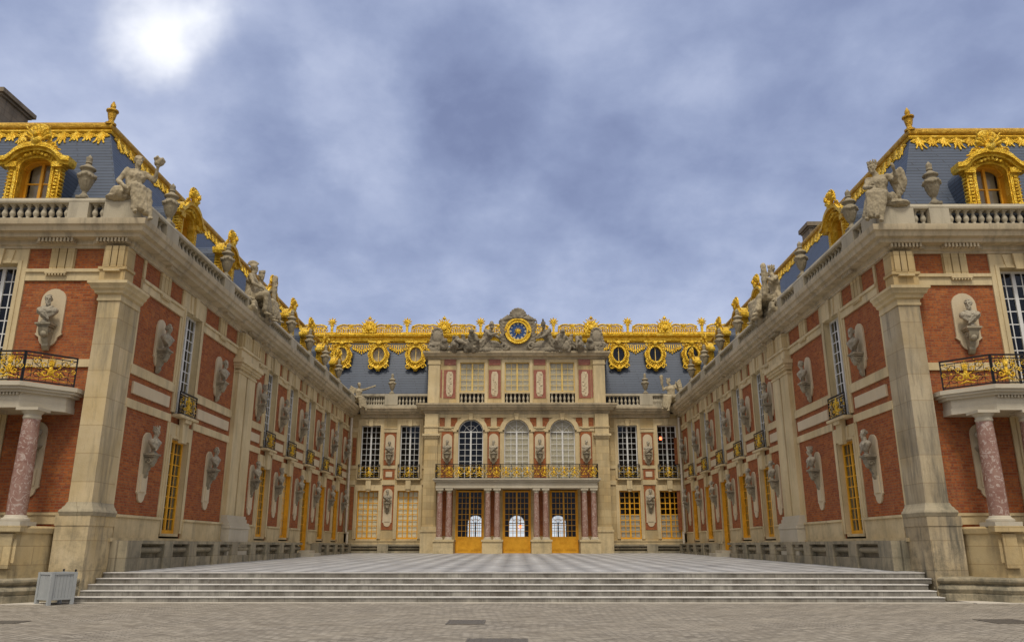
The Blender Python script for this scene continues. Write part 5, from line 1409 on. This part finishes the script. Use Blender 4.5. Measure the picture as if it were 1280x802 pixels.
# ------------------------------------------------------------------ sky, sun, camera
W = bpy.data.worlds.new('World'); scene.world = W; W.use_nodes = True
t = W.node_tree; N = t.nodes; L = t.links; N.clear()
SUN_EL, SUN_AZ = radians(62), radians(182)
def nn(ty, **k):
    x = N.new(ty)
    for a, b in k.items(): setattr(x, a, b)
    return x
sky = nn('ShaderNodeTexSky', sky_type='NISHITA', sun_disc=False); sky.sun_elevation = SUN_EL; sky.sun_rotation = SUN_AZ
tc = nn('ShaderNodeTexCoord'); sep = nn('ShaderNodeSeparateXYZ'); L.new(tc.outputs['Generated'], sep.inputs[0])
def mth(op, a, b=None, clamp=False):
    x = N.new('ShaderNodeMath'); x.operation = op; x.use_clamp = clamp
    for i, q in enumerate((a,b)):
        if q is None: continue
        if isinstance(q,(int,float)): x.inputs[i].default_value = q
        else: L.new(q, x.inputs[i])
    return x.outputs[0]
zz = mth('ADD', mth('MAXIMUM', sep.outputs[2], 0.0), .42)
cv = nn('ShaderNodeCombineXYZ'); L.new(mth('DIVIDE', sep.outputs[0], zz), cv.inputs[0]); L.new(mth('DIVIDE', sep.outputs[1], zz), cv.inputs[1])
def nz(scale, detail, rough, off, dist=0):
    mp = nn('ShaderNodeMapping'); mp.inputs['Location'].default_value = off; L.new(cv.outputs[0], mp.inputs[0])
    x = nn('ShaderNodeTexNoise'); x.inputs['Scale'].default_value = scale; x.inputs['Detail'].default_value = detail; x.inputs['Roughness'].default_value = rough; x.inputs['Distortion'].default_value = dist
    L.new(mp.outputs[0], x.inputs['Vector']); return x.outputs['Fac']
def rmp(f, st):
    x = nn('ShaderNodeValToRGB'); e = x.color_ramp.elements
    while len(e) < len(st): e.new(.5)
    for i,(p,c) in enumerate(st): e[i].position = p; e[i].color = (c,c,c,1) if isinstance(c,(int,float)) else (*c,1)
    L.new(f, x.inputs[0]); return x.outputs[0]
def mixc(f, a, b, mode='MIX'):
    x = nn('ShaderNodeMix', data_type='RGBA', blend_type=mode)
    for q, i in ((f,0),(a,6),(b,7)):
        if isinstance(q,(int,float)): x.inputs[i].default_value = q
        elif isinstance(q,tuple): x.inputs[i].default_value = (*q,1)
        else: L.new(q, x.inputs[i])
    return x.outputs[2]
CL = dict(off=(3.1,1.7,0))
n1 = nz(2.1, 5, .48, CL['off'], .25); n2 = nz(5.4, 6, .55, (7.3,2.2,0), .15)
BANKS = [((-0.188,0.845,0.502),0.9954,0.13), ((-0.227,0.788,0.572),0.99756,0.06), ((0.015,0.929,0.370),0.99255,0.1), ((0.223,0.829,0.512),0.99692,0.1), ((0.247,0.882,0.402),0.99452,0.08), ((-0.086,0.955,0.283),0.99027,0.06), ((-0.381,0.816,0.434),0.99452,0.06), ((0.413,0.748,0.520),0.99619,0.05), ((-0.489,0.714,0.501),0.99255,0.05), ((-0.034,0.850,0.526),0.99255,-0.13), ((-0.289,0.784,0.549),0.99813,-0.05), ((0.113,0.878,0.465),0.99619,-0.07), ((0.234,0.777,0.584),0.99452,-0.05), ((0.125,0.939,0.320),0.99619,-0.06), ((-0.284,0.876,0.391),0.99619,-0.05), ((0.336,0.885,0.321),0.99452,-0.04)]
dens = mth('ADD', mth('MULTIPLY', n1, .42), mth('MULTIPLY', n2, .28))
dens = mth('ADD', dens, mth('MULTIPLY', nz(9.0, 6, .62, (1.3,5.2,0), .2), .16)); dens = mth('ADD', dens, .07)
# thinner and thicker banks of the overcast, their edges broken up
wn = nn('ShaderNodeTexNoise'); wn.inputs['Scale'].default_value = 5.0; wn.inputs['Detail'].default_value = 5; wn.inputs['Roughness'].default_value = .6; L.new(tc.outputs['Generated'], wn.inputs['Vector'])
wv = nn('ShaderNodeVectorMath', operation='MULTIPLY_ADD'); L.new(wn.outputs['Color'], wv.inputs[0]); wv.inputs[1].default_value = (.16,.16,.16); L.new(tc.outputs['Generated'], wv.inputs[2])
wo = nn('ShaderNodeVectorMath', operation='SUBTRACT'); L.new(wv.outputs[0], wo.inputs[0]); wo.inputs[1].default_value = (.08,.08,.08)
wN = nn('ShaderNodeVectorMath', operation='NORMALIZE'); L.new(wo.outputs[0], wN.inputs[0])
for dv, lo, wt in BANKS:
    vm = nn('ShaderNodeVectorMath', operation='DOT_PRODUCT'); L.new(wN.outputs[0], vm.inputs[0]); vm.inputs[1].default_value = dv
    mr = nn('ShaderNodeMapRange', interpolation_type='SMOOTHSTEP'); L.new(vm.outputs['Value'], mr.inputs[0]); mr.inputs[1].default_value = lo; mr.inputs[2].default_value = 1.0; mr.inputs[3].default_value = 0; mr.inputs[4].default_value = wt*.62
    dens = mth('ADD', dens, mr.outputs[0])
cloud = rmp(dens, [(.36,(.150,.182,.305)),(.44,(.195,.235,.37)),(.51,(.25,.295,.435)),(.58,(.325,.37,.51)),(.70,(.46,.505,.63))])
# paler towards the horizon
hz = mth('SUBTRACT', 1.0, mth('MULTIPLY', mth('MAXIMUM', sep.outputs[2], 0.0), 2.4), True)
cloud = mixc(mth('MULTIPLY', mth('POWER', hz, 1.6), .75), cloud, (.345,.395,.535))
low = mth('SUBTRACT', 1.0, mth('MULTIPLY', mth('MAXIMUM', sep.outputs[2], 0.0), 11.0), True)
low = mth('MULTIPLY', low, mth('MULTIPLY', mth('SUBTRACT', sep.outputs[1], .5), 4.0, True))
cloud = mixc(low, cloud, (.75,.77,.8))
# break in the cloud, high on the left, where the sun's glow comes through
vm = nn('ShaderNodeVectorMath', operation='DOT_PRODUCT'); L.new(wN.outputs[0], vm.inputs[0]); vm.inputs[1].default_value = Vector((-0.438,0.857,0.635)).normalized()
mr = nn('ShaderNodeMapRange', interpolation_type='SMOOTHSTEP'); L.new(vm.outputs['Value'], mr.inputs[0]); mr.inputs[1].default_value = .9955; mr.inputs[2].default_value = 1.0008; mr.inputs[3].default_value = 0; mr.inputs[4].default_value = 1.0
s1 = mth('MULTIPLY', mth('MULTIPLY', mth('POWER', mr.outputs[0], 2.3), .85), rmp(n2, [(.34,0.35),(.6,1.0)]))
cloud = mixc(s1, cloud, (1.0,1.0,1.0))
# unseen sky behind the camera and overhead, brightened and warmed to light the walls
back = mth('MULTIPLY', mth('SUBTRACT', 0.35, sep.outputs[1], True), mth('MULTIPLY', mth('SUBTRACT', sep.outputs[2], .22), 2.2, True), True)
low_back_dim = mth('MULTIPLY', mth('SUBTRACT', .45, mth('MAXIMUM', sep.outputs[2], 0.0), True), mth('MULTIPLY', mth('SUBTRACT', .25, sep.outputs[1]), 2.2, True), True)  # low sky behind the camera, dimmed to deepen shade under ledges
cloud = mixc(mth('MULTIPLY', low_back_dim, 1.7, True), cloud, (.085,.088,.095))
boosted = mixc(mth('MULTIPLY', back, .92), cloud, (1.15,1.03,.85))
cg = nn('ShaderNodeVectorMath', operation='SCALE'); L.new(boosted, cg.inputs[0]); cg.inputs['Scale'].default_value = 1.0
sk = nn('ShaderNodeVectorMath', operation='SCALE'); L.new(sky.outputs[0], sk.inputs[0]); sk.inputs['Scale'].default_value = .08
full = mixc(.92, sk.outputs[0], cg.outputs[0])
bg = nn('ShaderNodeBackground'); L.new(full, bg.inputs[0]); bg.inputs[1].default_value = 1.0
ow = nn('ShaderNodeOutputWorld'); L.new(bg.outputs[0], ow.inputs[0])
sl = bpy.data.lights.new('sun', 'SUN'); sl.energy = 1.5; sl.angle = radians(11); sl.color = (1.0,.93,.82)
so = bpy.data.objects.new('sun', sl); COL.objects.link(so)
d = Vector((sin(SUN_AZ)*cos(SUN_EL), cos(SUN_AZ)*cos(SUN_EL), sin(SUN_EL)))
so.rotation_euler = d.to_track_quat('Z','Y').to_euler(); so.location = (-30,-40,60)
cam = bpy.data.cameras.new('camera'); cam.sensor_width = 36; cam.lens = 36*988/1280; cam.clip_end = 5000; cam.clip_start = .1
co = bpy.data.objects.new('camera', cam); COL.objects.link(co); co.location = (0,0,1.56); co.rotation_euler = (radians(90+15.876), 0, radians(.335)); scene.camera = co
scene.render.resolution_x = 1024; scene.render.resolution_y = 641
scene.view_settings.view_transform = 'Standard'; scene.view_settings.look = 'None'; scene.view_settings.gamma = 1; scene.view_settings.exposure = .5
scene.view_settings.use_curve_mapping = False
